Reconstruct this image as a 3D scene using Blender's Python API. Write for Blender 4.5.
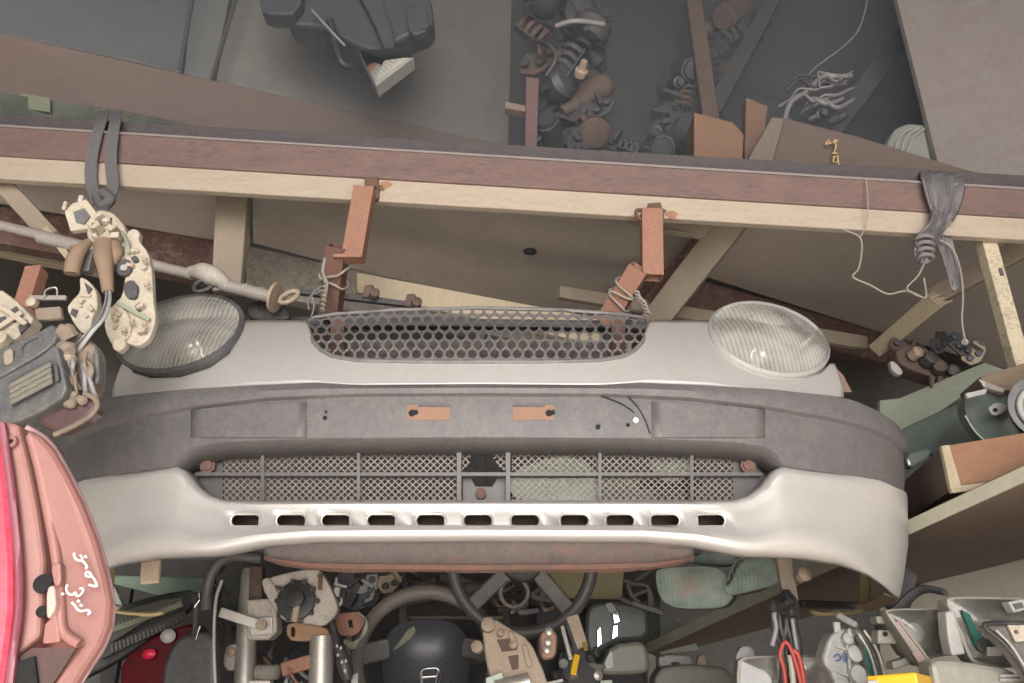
import bpy, bmesh, math, random
from mathutils import Vector, Matrix
random.seed(7)
for o in list(bpy.data.objects): bpy.data.objects.remove(o)
SC = bpy.context.scene
C = SC.collection

# ------------------------------------------------------------------ camera
FPX = 780.0; PITCH = math.radians(22.0); CZ = 1.55
cam_d = bpy.data.cameras.new('camera'); cam = bpy.data.objects.new('camera', cam_d)
C.objects.link(cam); SC.camera = cam
cam_d.sensor_fit = 'HORIZONTAL'; cam_d.sensor_width = 36.0
cam_d.lens = 36.0 * FPX / 1024.0; cam_d.clip_start = 0.02; cam_d.clip_end = 100
cam.location = (0, 0, CZ); cam.rotation_euler = (math.radians(90) + PITCH, 0, 0)

# ------------------------------------------------------------------ world, lights, exposure
W = bpy.data.worlds.new('world'); SC.world = W; W.use_nodes = True
bg = W.node_tree.nodes['Background']
bg.inputs['Color'].default_value = (1.0, 0.97, 0.945, 1); bg.inputs['Strength'].default_value = 1.15
def area_light(name, loc, target, sx, sy, power, color):
    d = bpy.data.lights.new(name, 'AREA'); d.shape = 'RECTANGLE'; d.size = sx; d.size_y = sy
    d.energy = power; d.color = color
    o = bpy.data.objects.new(name, d); C.objects.link(o); o.location = loc
    o.rotation_euler = (Vector(target) - Vector(loc)).to_track_quat('-Z', 'Y').to_euler()
    return o
area_light('daylight_shop_front', (0.2, -3.2, 2.2), (0.0, 1.5, 1.9), 2.4, 2.2, 150, (1.0, 0.95, 0.90))
sun_d = bpy.data.lights.new('sun', 'SUN'); sun_d.energy = 11.0; sun_d.angle = 0.02; sun_d.color = (1.0, 0.95, 0.88)
sun = bpy.data.objects.new('sun', sun_d); C.objects.link(sun); sun.rotation_euler = (math.radians(22), math.radians(6), 0)
SC.view_settings.view_transform = 'Standard'; SC.view_settings.look = 'None'
SC.view_settings.exposure = 0.35; SC.view_settings.gamma = 1.0
SC.view_settings.use_curve_mapping = False

# ------------------------------------------------------------------ measuring helpers
CT, ST = math.cos(PITCH), math.sin(PITCH)
def ray(px, py):
    r, u = px - 512.0, 341.5 - py
    return Vector((r, FPX*CT - u*ST, FPX*ST + u*CT))
def P(px, py, Y):                       # the point at depth Y behind a measured position
    d = ray(px, py); return Vector((0, 0, CZ)) + d*(Y/d.y)
def PZ(px, py, z):                      # the point at height z
    d = ray(px, py); return Vector((0, 0, CZ)) + d*((z-CZ)/d.z)
def slope(py):
    d = ray(512, py); return d.z/d.y
def M(Y, py=400):                       # metres in one measured unit at depth Y
    d = ray(512, py); return Y/d.y
def lin(tab, x):
    if x <= tab[0][0]: return tab[0][1]
    for (a, b), (c, d) in zip(tab, tab[1:]):
        if x <= c: return b + (d-b)*(x-a)/(c-a)
    return tab[-1][1]
def crom(pts, n):                       # smooth curve through points
    pts = [Vector(p) for p in pts]; out = []
    e = [pts[0]*2-pts[1]] + pts + [pts[-1]*2-pts[-2]]
    for i in range(1, len(e)-2):
        a, b, c, d = e[i-1], e[i], e[i+1], e[i+2]
        for k in range(n):
            t = k/n
            out.append(0.5*((2*b)+(c-a)*t+(2*a-5*b+4*c-d)*t*t+(3*b-a-3*c+d)*t*t*t))
    out.append(pts[-1]); return out

# ------------------------------------------------------------------ materials
MATS = {}
def mat(name, col, rough=0.6, metal=0.0, col2=None, scale=12.0, mix=0.5, bump=0.0, bscale=None, coat=0.0,
        stretch=None, lo=0.4, hi=0.65, emit=None, detail=5.0, col3=None, scale3=40.0, mix3=0.5, rvar=0.0):
    if name in MATS: return MATS[name]
    m = bpy.data.materials.new(name); m.use_nodes = True; MATS[name] = m
    nt = m.node_tree; N = nt.nodes; L = nt.links; b = N['Principled BSDF']
    b.inputs['Base Color'].default_value = (*col, 1); b.inputs['Roughness'].default_value = rough
    b.inputs['Metallic'].default_value = metal
    if coat: b.inputs['Coat Weight'].default_value = coat; b.inputs['Coat Roughness'].default_value = 0.15
    tc = N.new('ShaderNodeTexCoord'); mp = N.new('ShaderNodeMapping'); L.new(tc.outputs['Object'], mp.inputs[0])
    if stretch: mp.inputs['Scale'].default_value = stretch
    src = None
    def noise(sc, a, z, det=detail):
        n = N.new('ShaderNodeTexNoise'); n.inputs['Scale'].default_value = sc; n.inputs['Detail'].default_value = det
        n.inputs['Roughness'].default_value = 1.15
        L.new(mp.outputs[0], n.inputs['Vector'])
        r = N.new('ShaderNodeMapRange'); r.inputs[1].default_value = a; r.inputs[2].default_value = z
        L.new(n.outputs['Fac'], r.inputs[0]); return r
    prev = None
    def mixc(fac, amount, c1, c2):
        mm = N.new('ShaderNodeMath'); mm.operation = 'MULTIPLY'; mm.inputs[1].default_value = amount
        L.new(fac.outputs[0], mm.inputs[0])
        x = N.new('ShaderNodeMix'); x.data_type = 'RGBA'
        L.new(mm.outputs[0], x.inputs[0])
        if hasattr(c1, 'default_value'): L.new(c1, x.inputs[6])
        else: x.inputs[6].default_value = (*c1, 1)
        x.inputs[7].default_value = (*c2, 1); return x.outputs[2]
    if col2:
        prev = mixc(noise(scale, lo, hi), mix, col, col2)
        if col3: prev = mixc(noise(scale3, 0.5, 0.68), mix3, prev, col3)
        L.new(prev, b.inputs['Base Color'])
    if rvar:
        r = noise(scale*1.7, 0.3, 0.7); r.inputs[3].default_value = max(0.02, rough-rvar); r.inputs[4].default_value = min(1, rough+rvar)
        L.new(r.outputs[0], b.inputs['Roughness'])
    if bump:
        n = noise(bscale or scale*4, 0.2, 0.8); bp = N.new('ShaderNodeBump'); bp.inputs['Strength'].default_value = bump
        bp.inputs['Distance'].default_value = 0.004
        L.new(n.outputs[0], bp.inputs['Height']); L.new(bp.outputs[0], b.inputs['Normal'])
    if emit: b.inputs['Emission Color'].default_value = (*emit[0], 1); b.inputs['Emission Strength'].default_value = emit[1]
    return m
def glass(name, tint=(1, 1, 1), dust=(0.75, 0.74, 0.7), amount=0.3, ribs=0.0, rscale=60.0, rdir='X', rough=0.12):
    """clear moulded lens: see-through, shiny, with a film of dust and moulded flutes"""
    if name in MATS: return MATS[name]
    m = bpy.data.materials.new(name); m.use_nodes = True; MATS[name] = m
    nt = m.node_tree; N = nt.nodes; L = nt.links; N.remove(N['Principled BSDF']); out = N['Material Output']
    t = N.new('ShaderNodeBsdfTransparent'); t.inputs[0].default_value = (*tint, 1)
    g = N.new('ShaderNodeBsdfGlossy'); g.inputs['Roughness'].default_value = rough
    d = N.new('ShaderNodeBsdfDiffuse'); d.inputs[0].default_value = (*dust, 1)
    fr = N.new('ShaderNodeFresnel'); fr.inputs[0].default_value = 1.5
    a = N.new('ShaderNodeMixShader'); b = N.new('ShaderNodeMixShader')
    tc = N.new('ShaderNodeTexCoord'); no = N.new('ShaderNodeTexNoise'); no.inputs['Scale'].default_value = 14
    no.inputs['Detail'].default_value = 6; L.new(tc.outputs['Object'], no.inputs['Vector'])
    r = N.new('ShaderNodeMapRange'); r.inputs[3].default_value = amount*0.6; r.inputs[4].default_value = amount*1.4
    r.inputs[1].default_value = 0.3; r.inputs[2].default_value = 0.7; L.new(no.outputs['Fac'], r.inputs[0])
    fac = r.outputs[0]
    if ribs:
        w = N.new('ShaderNodeTexWave'); w.bands_direction = rdir; w.inputs['Scale'].default_value = rscale
        w.inputs['Distortion'].default_value = 0.6; w.inputs['Detail'].default_value = 1.0
        L.new(tc.outputs['Object'], w.inputs['Vector'])
        mm = N.new('ShaderNodeMath'); mm.operation = 'MULTIPLY_ADD'; mm.inputs[1].default_value = ribs
        L.new(w.outputs['Fac'], mm.inputs[0]); L.new(fac, mm.inputs[2]); fac = mm.outputs[0]
        bp = N.new('ShaderNodeBump'); bp.inputs['Strength'].default_value = 0.7; bp.inputs['Distance'].default_value = 0.003
        L.new(w.outputs['Fac'], bp.inputs['Height']); L.new(bp.outputs[0], g.inputs['Normal'])
    L.new(fac, a.inputs[0]); L.new(t.outputs[0], a.inputs[1]); L.new(d.outputs[0], a.inputs[2])
    L.new(fr.outputs[0], b.inputs[0]); L.new(a.outputs[0], b.inputs[1]); L.new(g.outputs[0], b.inputs[2])
    L.new(b.outputs[0], out.inputs[0]); return m

silver = mat('silver_paint', (0.66, 0.63, 0.61), 0.38, 0.40, (0.60, 0.57, 0.54), 5, 0.5, coat=0.3, col3=(0.45, 0.36, 0.28), scale3=9, mix3=0.10)
trimblk = mat('weathered_black_plastic', (0.115, 0.108, 0.112), 0.50, 0, (0.165, 0.153, 0.15), 6, 0.7, bump=0.08, bscale=260, rvar=0.08, col3=(0.30, 0.26, 0.23), scale3=14, mix3=0.22)
blk = mat('black_plastic', (0.035, 0.035, 0.038), 0.45, 0, (0.09, 0.085, 0.08), 9, 0.6, bump=0.05)
blkdust = mat('dusty_black_plastic', (0.075, 0.075, 0.08), 0.6, 0, (0.17, 0.16, 0.15), 14, 0.6)
grillegrey = mat('grey_grille_plastic', (0.17, 0.16, 0.165), 0.5, 0, (0.26, 0.24, 0.23), 30, 0.6)
meshm = mat('dusty_metal_mesh', (0.24, 0.205, 0.185), 0.6, 0.2, (0.34, 0.29, 0.255), 40, 0.6)
rustdk = mat('dark_rusty_steel', (0.175, 0.118, 0.108), 0.75, 0.1, (0.25, 0.155, 0.135), 9, 0.7, bump=0.2, bscale=70, stretch=(0.5, 1, 2), col3=(0.09, 0.08, 0.09), scale3=5, mix3=0.7)
rustflange = mat('sooty_steel', (0.085, 0.078, 0.085), 0.7, 0.1, (0.14, 0.11, 0.105), 8, 0.6, bump=0.15)
rustor = mat('orange_rust_primer', (0.33, 0.165, 0.115), 0.7, 0, (0.24, 0.125, 0.09), 16, 0.7, bump=0.15, bscale=80, col3=(0.47, 0.25, 0.18), scale3=30, mix3=0.6)
rustbr = mat('brown_rust', (0.15, 0.08, 0.06), 0.8, 0.05, (0.22, 0.118, 0.085), 22, 0.7, bump=0.3, bscale=90, col3=(0.10, 0.085, 0.08), scale3=9, mix3=0.8)
cream = mat('cream_painted_batten', (0.45, 0.38, 0.305), 0.65, 0, (0.38, 0.315, 0.25), 6, 0.6, bump=0.1, stretch=(0.4, 1, 2), col3=(0.34, 0.19, 0.11), scale3=24, mix3=0.35)
creampl = mat('aged_cream_plastic', (0.49, 0.445, 0.365), 0.5, 0, (0.39, 0.33, 0.25), 18, 0.7, col3=(0.30, 0.225, 0.155), scale3=30, mix3=0.85)
boardu = mat('raw_board_underside', (0.60, 0.53, 0.475), 0.8, 0, (0.50, 0.44, 0.39), 3.5, 0.7, bump=0.06, bscale=60, col3=(0.43, 0.38, 0.35), scale3=8, mix3=0.4)
woodgrey = mat('weathered_grey_wood', (0.36, 0.30, 0.235), 0.8, 0, (0.26, 0.21, 0.165), 10, 0.8, bump=0.25, stretch=(3, 3, 0.3), col3=(0.45, 0.38, 0.30), scale3=20, mix3=0.5)
woodlight = mat('pale_splintery_wood', (0.50, 0.42, 0.30), 0.75, 0, (0.38, 0.31, 0.22), 12, 0.7, bump=0.25, stretch=(2, 2, 0.6))
woodorange = mat('orange_pine', (0.33, 0.18, 0.108), 0.7, 0, (0.235, 0.12, 0.072), 7, 0.7, bump=0.15, stretch=(0.5, 3, 4))
wooddark = mat('brown_plank', (0.25, 0.185, 0.165), 0.8, 0, (0.19, 0.14, 0.125), 6, 0.7, bump=0.2, stretch=(0.4, 2, 4), col3=(0.26, 0.19, 0.16), scale3=14, mix3=0.4)
maroon = mat('old_maroon_paint', (0.155, 0.085, 0.075), 0.65, 0, (0.10, 0.06, 0.055), 7, 0.7, bump=0.15, col3=(0.42, 0.34, 0.29), scale3=11, mix3=0.55)
peel = mat('peeling_whitewash', (0.40, 0.355, 0.31), 0.8, 0, (0.22, 0.205, 0.19), 14, 0.9, bump=0.3, col3=(0.12, 0.11, 0.11), scale3=26, mix3=0.9)
sheetblue = mat('blue_grey_sheet_metal', (0.21, 0.235, 0.27), 0.42, 0.15, (0.28, 0.305, 0.335), 2.2, 0.8, rvar=0.1)
sheetpale = mat('pale_scuffed_sheet_metal', (0.36, 0.355, 0.35), 0.5, 0.1, (0.23, 0.245, 0.265), 2.4, 0.9, col3=(0.48, 0.46, 0.43), scale3=16, mix3=0.25)
boardrt = mat('pitted_brown_board', (0.25, 0.222, 0.21), 0.8, 0, (0.20, 0.17, 0.16), 3, 0.8, bump=0.12, bscale=120, col3=(0.31, 0.28, 0.265), scale3=30, mix3=0.35)
wallm = mat('grimy_plaster', (0.20, 0.195, 0.185), 0.9, 0, (0.14, 0.13, 0.125), 2, 0.8, bump=0.1)
wallteal = mat('grey_green_plaster', (0.17, 0.185, 0.18), 0.9, 0, (0.13, 0.135, 0.13), 2.5, 0.8)
walldk = mat('soot_brown_boards', (0.15, 0.135, 0.125), 0.85, 0, (0.11, 0.10, 0.10), 3, 0.8, bump=0.1)
concrete = mat('dusty_concrete', (0.62, 0.58, 0.535), 0.9, 0, (0.52, 0.485, 0.45), 3, 0.8, bump=0.1)
pinkpl = mat('faded_pink_plastic', (0.35, 0.165, 0.147), 0.45, 0, (0.31, 0.14, 0.125), 5, 0.6, col3=(0.34, 0.21, 0.175), scale3=9, mix3=0.4)
pinkrim = mat('mauve_rubber_seal', (0.40, 0.25, 0.26), 0.5, 0, (0.32, 0.20, 0.21), 9, 0.6)
redlens = mat('red_lens', (0.58, 0.008, 0.05), 0.35, 0, (0.68, 0.05, 0.10), 9, 0.8, coat=0.08)
redglow = mat('dark_red_lens', (0.10, 0.006, 0.01), 0.25, 0, (0.035, 0.005, 0.008), 8, 0.7)
whitepaint = mat('white_marker_paint', (0.85, 0.80, 0.78), 0.7, 0, (0.78, 0.74, 0.72), 30, 0.4)
yellowpaint = mat('yellow_chalk_marking', (0.62, 0.46, 0.22), 0.8, 0, (0.52, 0.36, 0.17), 40, 0.6)
chrome = mat('lamp_reflector_silver', (0.80, 0.78, 0.75), 0.30, 1.0, (0.62, 0.60, 0.57), 9, 0.5)
steel = mat('dull_aluminium', (0.60, 0.57, 0.52), 0.42, 0.6, (0.44, 0.39, 0.34), 18, 0.7, bump=0.1, col3=(0.25, 0.20, 0.16), scale3=30, mix3=0.5)
castal = mat('oxidised_cast_aluminium', (0.60, 0.56, 0.505), 0.65, 0.2, (0.42, 0.37, 0.31), 24, 0.8, bump=0.35, bscale=60, col3=(0.22, 0.16, 0.11), scale3=40, mix3=0.6)
castbrown = mat('tan_cast_metal', (0.50, 0.40, 0.31), 0.6, 0.2, (0.35, 0.265, 0.2), 22, 0.8, bump=0.3, bscale=70)
rodm = mat('worn_painted_rod', (0.44, 0.40, 0.37), 0.45, 0.2, (0.33, 0.29, 0.265), 20, 0.7)
oily = mat('oily_engine_metal', (0.115, 0.115, 0.125), 0.45, 0.45, (0.065, 0.065, 0.072), 16, 0.8, bump=0.3, bscale=60, col3=(0.26, 0.25, 0.25), scale3=30, mix3=0.55)
oilydk = mat('grimy_engine_metal', (0.065, 0.066, 0.074), 0.6, 0.2, (0.12, 0.11, 0.11), 22, 0.8, bump=0.3)
oilyrust = mat('rusty_engine_casting', (0.17, 0.115, 0.095), 0.7, 0.2, (0.085, 0.065, 0.06), 18, 0.8, bump=0.3)
strapm = mat('grey_webbing', (0.125, 0.12, 0.13), 0.9, 0, (0.17, 0.16, 0.16), 60, 0.7, bump=0.3, bscale=300)
ragm = mat('grey_rag_cloth', (0.19, 0.18, 0.19), 0.95, 0, (0.26, 0.245, 0.24), 24, 0.8, bump=0.4, bscale=160)
stringm = mat('cotton_string', (0.40, 0.36, 0.32), 0.9, 0, (0.28, 0.25, 0.22), 120, 0.7, bump=0.4, bscale=500)
tapem = mat('brown_cloth_tape', (0.27, 0.19, 0.135), 0.8, 0, (0.25, 0.165, 0.11), 40, 0.7, bump=0.3, bscale=200)
wirem = mat('grey_wire_bundle', (0.30, 0.29, 0.31), 0.4, 0, (0.16, 0.155, 0.17), 60, 0.7)
wiregreen = mat('green_wire', (0.26, 0.29, 0.21), 0.5, 0, (0.34, 0.36, 0.27), 40, 0.5)
redwire = mat('red_cable', (0.46, 0.07, 0.055), 0.45, 0, (0.38, 0.06, 0.05), 30, 0.5)
grimepl = mat('dusty_slate_plastic', (0.10, 0.105, 0.113), 0.45, 0, (0.19, 0.18, 0.165), 11, 0.6, col3=(0.34, 0.30, 0.25), scale3=24, mix3=0.4)
dirtm = mat('caked_dust', (0.38, 0.305, 0.24), 0.95, 0, (0.27, 0.21, 0.17), 30, 0.8, bump=0.6, bscale=120)
brownlens = mat('smoked_maroon_lens', (0.10, 0.055, 0.058), 0.35, 0, (0.16, 0.10, 0.09), 14, 0.6)
greenpan = mat('sage_green_panel', (0.36, 0.385, 0.315), 0.55, 0, (0.28, 0.31, 0.26), 4, 0.7, rvar=0.1)
greencar = mat('grey_green_car_paint', (0.20, 0.235, 0.215), 0.3, 0.3, (0.15, 0.18, 0.165), 5, 0.7, coat=0.4)
greenlamp = mat('pale_green_housing', (0.50, 0.56, 0.49), 0.5, 0, (0.36, 0.41, 0.36), 9, 0.7)
greypl = mat('grey_lamp_housing_plastic', (0.44, 0.435, 0.42), 0.55, 0, (0.34, 0.33, 0.31), 16, 0.7, col3=(0.25, 0.22, 0.19), scale3=30, mix3=0.4)
khaki = mat('khaki_lamp_bezel', (0.32, 0.305, 0.25), 0.5, 0, (0.24, 0.225, 0.19), 12, 0.7)
tealpl = mat('teal_reflector_strip', (0.025, 0.10, 0.08), 0.3, 0, (0.05, 0.17, 0.14), 30, 0.7)
yellowpl = mat('yellow_plastic', (0.82, 0.48, 0.02), 0.4, 0, (0.72, 0.40, 0.02), 12, 0.4)
ambr = mat('amber_bulb_lens', (0.65, 0.24, 0.10), 0.3, 0, (0.55, 0.28, 0.17), 30, 0.6)
darkhole = mat('hollow_shade_black', (0.012, 0.012, 0.013), 0.9, 0, (0.02, 0.02, 0.02), 20, 0.5)  # near-black colour that paints the shade inside holes, slots and cracks
leather = mat('worn_black_steering_rim', (0.085, 0.08, 0.08), 0.42, 0, (0.15, 0.135, 0.125), 16, 0.7, bump=0.1)
rimworn = mat('dusty_brown_steering_rim', (0.17, 0.15, 0.135), 0.5, 0, (0.27, 0.235, 0.205), 18, 0.7, bump=0.1)
navypl = mat('blue_black_airbag_cover', (0.055, 0.058, 0.07), 0.38, 0, (0.085, 0.088, 0.095), 12, 0.6)
olive = mat('dull_olive_plastic', (0.21, 0.21, 0.165), 0.45, 0, (0.15, 0.15, 0.12), 10, 0.7)
bluechrome = mat('bright_chrome', (0.80, 0.86, 0.92), 0.08, 1.0, (0.70, 0.78, 0.86), 20, 0.5)
amberglue = mat('yellowed_glue', (0.55, 0.43, 0.23), 0.5, 0, (0.42, 0.34, 0.22), 26, 0.7)
blueink = mat('blue_marker_ink', (0.06, 0.09, 0.25), 0.7, 0, (0.10, 0.12, 0.28), 40, 0.5)
lensclear = glass('fluted_lamp_glass', (0.98, 0.97, 0.94), (0.76, 0.73, 0.67), 0.36, 0.15, 36, 'X')
lensgreen = glass('green_tinted_lamp_glass', (0.90, 0.98, 0.94), (0.78, 0.92, 0.84), 0.50, 0.10, 38, 'X')
lensplain = glass('dusty_clear_lamp_cover', (0.90, 0.90, 0.86), (0.33, 0.32, 0.285), 0.34, 0.0)
lensplainb = glass('clean_clear_lamp_cover', (0.95, 0.96, 0.95), (0.5, 0.5, 0.48), 0.12, 0.0, rough=0.05)
winglass = glass('dull_green_pane', (0.6, 0.66, 0.58), (0.20, 0.215, 0.18), 0.55, 0.0)

# ------------------------------------------------------------------ mesh builder
class MB:
    def __init__(s): s.v = []; s.f = []
    def add(s, vs, fs):
        k = len(s.v); s.v += [Vector(v) for v in vs]; s.f += [tuple(i+k for i in f) for f in fs]; return s
    def box(s, c, ax, ay, az):
        c, ax, ay, az = map(Vector, (c, ax, ay, az))
        vs = [c+ax*i+ay*j+az*k for k in (-1, 1) for j in (-1, 1) for i in (-1, 1)]
        return s.add(vs, [(0,2,3,1),(4,5,7,6),(0,1,5,4),(2,6,7,3),(0,4,6,2),(1,3,7,5)])
    def bar(s, p0, p1, w, h, up=(0, 0, 1), taper=1.0):
        p0, p1 = Vector(p0), Vector(p1); d = (p1-p0).normalized()
        sx = d.cross(Vector(up)); sx = sx.normalized() if sx.length > 1e-4 else Vector((1, 0, 0))
        sz = sx.cross(d).normalized(); vs = []
        for p, k in ((p0, 1.0), (p1, taper)):
            for a, b in ((-1,-1),(1,-1),(1,1),(-1,1)): vs.append(p+sx*(a*w/2*k)+sz*(b*h/2*k))
        return s.add(vs, [(3,2,1,0),(4,5,6,7),(0,1,5,4),(1,2,6,5),(2,3,7,6),(3,0,4,7)])
    def htube(s, p0, p1, w, h, t, up=(0, 0, 1)):       # hollow square tube, open ends
        p0, p1 = Vector(p0), Vector(p1); d = (p1-p0).normalized()
        sx = d.cross(Vector(up)).normalized(); sz = sx.cross(d).normalized(); vs = []
        for p in (p0, p1):
            for q in (0, t):
                for a, b in ((-1,-1),(1,-1),(1,1),(-1,1)): vs.append(p+sx*(a*(w/2-q))+sz*(b*(h/2-q)))
        fs = []
        for i in range(4):
            j = (i+1) % 4
            fs += [(i, j, 8+j, 8+i), (4+j, 4+i, 12+i, 12+j), (j, i, 4+i, 4+j), (8+i, 8+j, 12+j, 12+i)]
        return s.add(vs, fs)
    def tube(s, pts, r, n=8, cap=True, flat=1.0, up=(0, 0, 1)):
        pts = [Vector(p) for p in pts]; m = len(pts)
        rs = r if isinstance(r, (list, tuple)) else [r]*m
        k0 = len(s.v); u = None
        for i, p in enumerate(pts):
            d = (pts[min(i+1, m-1)]-pts[max(i-1, 0)]).normalized()
            if u is None:
                u = d.cross(Vector(up))
                if u.length < 1e-3: u = d.cross(Vector((1, 0, 0)))
            u = (u-d*u.dot(d)).normalized(); w = d.cross(u)
            for k in range(n):
                a = 2*math.pi*k/n; s.v.append(p+u*(math.cos(a)*rs[i])+w*(math.sin(a)*rs[i]*flat))
        for i in range(m-1):
            for k in range(n):
                a, b = k0+i*n+k, k0+i*n+(k+1) % n; s.f.append((a, b, b+n, a+n))
        if cap:
            s.f.append(tuple(k0+k for k in reversed(range(n)))); s.f.append(tuple(k0+(m-1)*n+k for k in range(n)))
        return s
    def lathe(s, p, axis, prof, n=20, cap=True):          # prof: (distance along axis, radius)
        p = Vector(p); a = Vector(axis).normalized(); u = a.orthogonal().normalized(); w = a.cross(u); k0 = len(s.v)
        for t, r in prof:
            for k in range(n):
                th = 2*math.pi*k/n; s.v.append(p+a*t+(u*math.cos(th)+w*math.sin(th))*r)
        for i in range(len(prof)-1):
            for k in range(n):
                x, y = k0+i*n+k, k0+i*n+(k+1) % n; s.f.append((x, y, y+n, x+n))
        if cap:
            s.f.append(tuple(k0+k for k in reversed(range(n)))); s.f.append(tuple(k0+(len(prof)-1)*n+k for k in range(n)))
        return s
    def torus(s, c, nrm, R, r, n=40, k=10, a0=0, a1=2*math.pi, sx=1.0, sy=1.0, u=None, prof=None):
        c = Vector(c); nrm = Vector(nrm).normalized()
        u = (Vector(u)-nrm*Vector(u).dot(nrm)).normalized() if u else nrm.orthogonal().normalized(); w = nrm.cross(u)
        full = abs(a1-a0-2*math.pi) < 1e-6; m = n if full else n+1; k0 = len(s.v)
        for i in range(m):
            a = a0+(a1-a0)*i/n; e = u*(math.cos(a)*sx)+w*(math.sin(a)*sy); e2 = e.normalized()
            for j in range(k):
                b = 2*math.pi*j/k; s.v.append(c+e*R+e2*(r*math.cos(b))+nrm*(r*math.sin(b)))
        for i in range(n):
            i2 = (i+1) % m
            for j in range(k):
                j2 = (j+1) % k; s.f.append((k0+i*k+j, k0+i2*k+j, k0+i2*k+j2, k0+i*k+j2))
        return s
    def slab(s, pts, off):                                # flat outline pushed back by a vector
        pts = [Vector(p) for p in pts]; off = Vector(off); n = len(pts)
        fs = [tuple(range(n)), tuple(reversed(range(n, 2*n)))]
        fs += [(i, n+i, n+(i+1) % n, (i+1) % n) for i in range(n)]
        return s.add(pts+[p+off for p in pts], fs)
    def grid(s, rows, closed=False):
        k0 = len(s.v); n = len(rows[0]); s.v += [Vector(p) for r in rows for p in r]
        for i in range(len(rows)-1):
            for j in range(n if closed else n-1):
                a, b = k0+i*n+j, k0+i*n+(j+1) % n; s.f.append((a, b, b+n, a+n))
        return s
    def dome(s, pts, nrm, bulge, rings=6, power=2.0):     # outline filled with a bulging skin
        pts = [Vector(p) for p in pts]; nrm = Vector(nrm).normalized(); c = sum(pts, Vector())/len(pts); rows = []
        for i in range(rings+1):
            t = i/rings*0.985; h = bulge*(1-(1-t)**power); rows.append([p+(c-p)*t+nrm*h for p in pts])
        s.grid(rows, True); k = len(s.v)-len(pts); s.f.append(tuple(range(k, k+len(pts)))); return s
    def ring(s, outer, inner, off):                       # frame between two outlines, thickened
        n = len(outer); off = Vector(off); o = [Vector(p) for p in outer]; i = [Vector(p) for p in inner]
        return s.grid([o, i, [p+off for p in i], [p+off for p in o], o], True)
    def build(s, name, m, parent=None, smooth=None, bevel=0.0, seg=2, solid=0.0):
        me = bpy.data.meshes.new(name); me.from_pydata([tuple(v) for v in s.v], [], s.f); me.validate()
        bm = bmesh.new(); bm.from_mesh(me)
        bmesh.ops.remove_doubles(bm, verts=bm.verts, dist=1e-6)
        bmesh.ops.recalc_face_normals(bm, faces=bm.faces); bm.to_mesh(me); bm.free()
        me.materials.append(m)
        o = bpy.data.objects.new(name, me); C.objects.link(o)
        if parent: o.parent = parent
        if smooth is not None:
            for p in me.polygons: p.use_smooth = True
            me.set_sharp_from_angle(angle=math.radians(smooth))
        if solid:
            q = o.modifiers.new('thickness', 'SOLIDIFY'); q.thickness = solid; q.offset = 0
        if bevel:
            q = o.modifiers.new('soft_edges', 'BEVEL'); q.width = bevel; q.segments = seg; q.limit_method = 'ANGLE'; q.angle_limit = math.radians(40)
        return o
def thing(name, label, cat, group=None):
    o = bpy.data.objects.new(name, None); C.objects.link(o); o.empty_display_size = 0.05
    o['label'] = label; o['category'] = cat
    if group: o['group'] = group
    return o
def tag(o, label, cat, group=None):
    o['label'] = label; o['category'] = cat
    if group: o['group'] = group
    return o
def struct(o): o['kind'] = 'structure'; return o
def settle():                                             # put every thing's origin at its base
    for o in list(C.objects):
        if o.parent or o.type not in ('EMPTY', 'MESH'): continue
        fam = [o]+list(o.children)+[g for ch in o.children for g in ch.children]
        ms = [x for x in fam if x.type == 'MESH']
        if not ms: continue
        vs = [v.co for x in ms for v in x.data.vertices]
        lo = Vector((min(v.x for v in vs), min(v.y for v in vs), min(v.z for v in vs)))
        hi = Vector((max(v.x for v in vs), max(v.y for v in vs), max(v.z for v in vs)))
        c = Vector(((lo.x+hi.x)/2, (lo.y+hi.y)/2, lo.z)); T = Matrix.Translation(-c)
        for d in {x.data for x in ms}: d.transform(T)
        o.location = c

def shape(pts, Y, a=0.0, b=0.0):
    """outline measured in the photo, laid on an upright plane at depth Y leaning by a (sideways) and b (up-down)"""
    cx = sum(p[0] for p in pts)/len(pts); cy = sum(p[1] for p in pts)/len(pts)
    return [P(x, y, Y+a*(x-cx)/100+b*(y-cy)/100) for x, y in pts]
def plate(pts, Y, th, a=0.0, b=0.0, mb=None):
    return (mb or MB()).slab(shape(pts, Y, a, b), (0, th, 0))
def rod(pts, r, n=8, mb=None, smooth_n=5):
    q = [P(*p) for p in pts]
    if smooth_n and len(q) > 2: q = crom(q, smooth_n)
    return (mb or MB()).tube(q, r, n)
def oval(cx, cy, rx, ry, rot=0, n=32):
    c, s_ = math.cos(math.radians(rot)), math.sin(math.radians(rot))
    return [(cx+rx*math.cos(t)*c-ry*math.sin(t)*s_, cy+rx*math.cos(t)*s_+ry*math.sin(t)*c) for t in (2*math.pi*k/n for k in range(n))]
def scale_pts(pts, k, cx=None, cy=None):
    cx = sum(p[0] for p in pts)/len(pts) if cx is None else cx; cy = sum(p[1] for p in pts)/len(pts) if cy is None else cy
    return [(cx+(x-cx)*k, cy+(y-cy)*k) for x, y in pts]
def resample(pts, n):                   # even points along a closed outline
    q = pts+[pts[0]]; L = [0]
    for a, b in zip(q, q[1:]): L.append(L[-1]+math.dist(a, b))
    out = []
    for k in range(n):
        d = L[-1]*k/n
        for i in range(len(q)-1):
            if d <= L[i+1]:
                t = (d-L[i])/max(1e-9, L[i+1]-L[i]); out.append((q[i][0]+(q[i+1][0]-q[i][0])*t, q[i][1]+(q[i+1][1]-q[i][1])*t)); break
    return out
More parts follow.
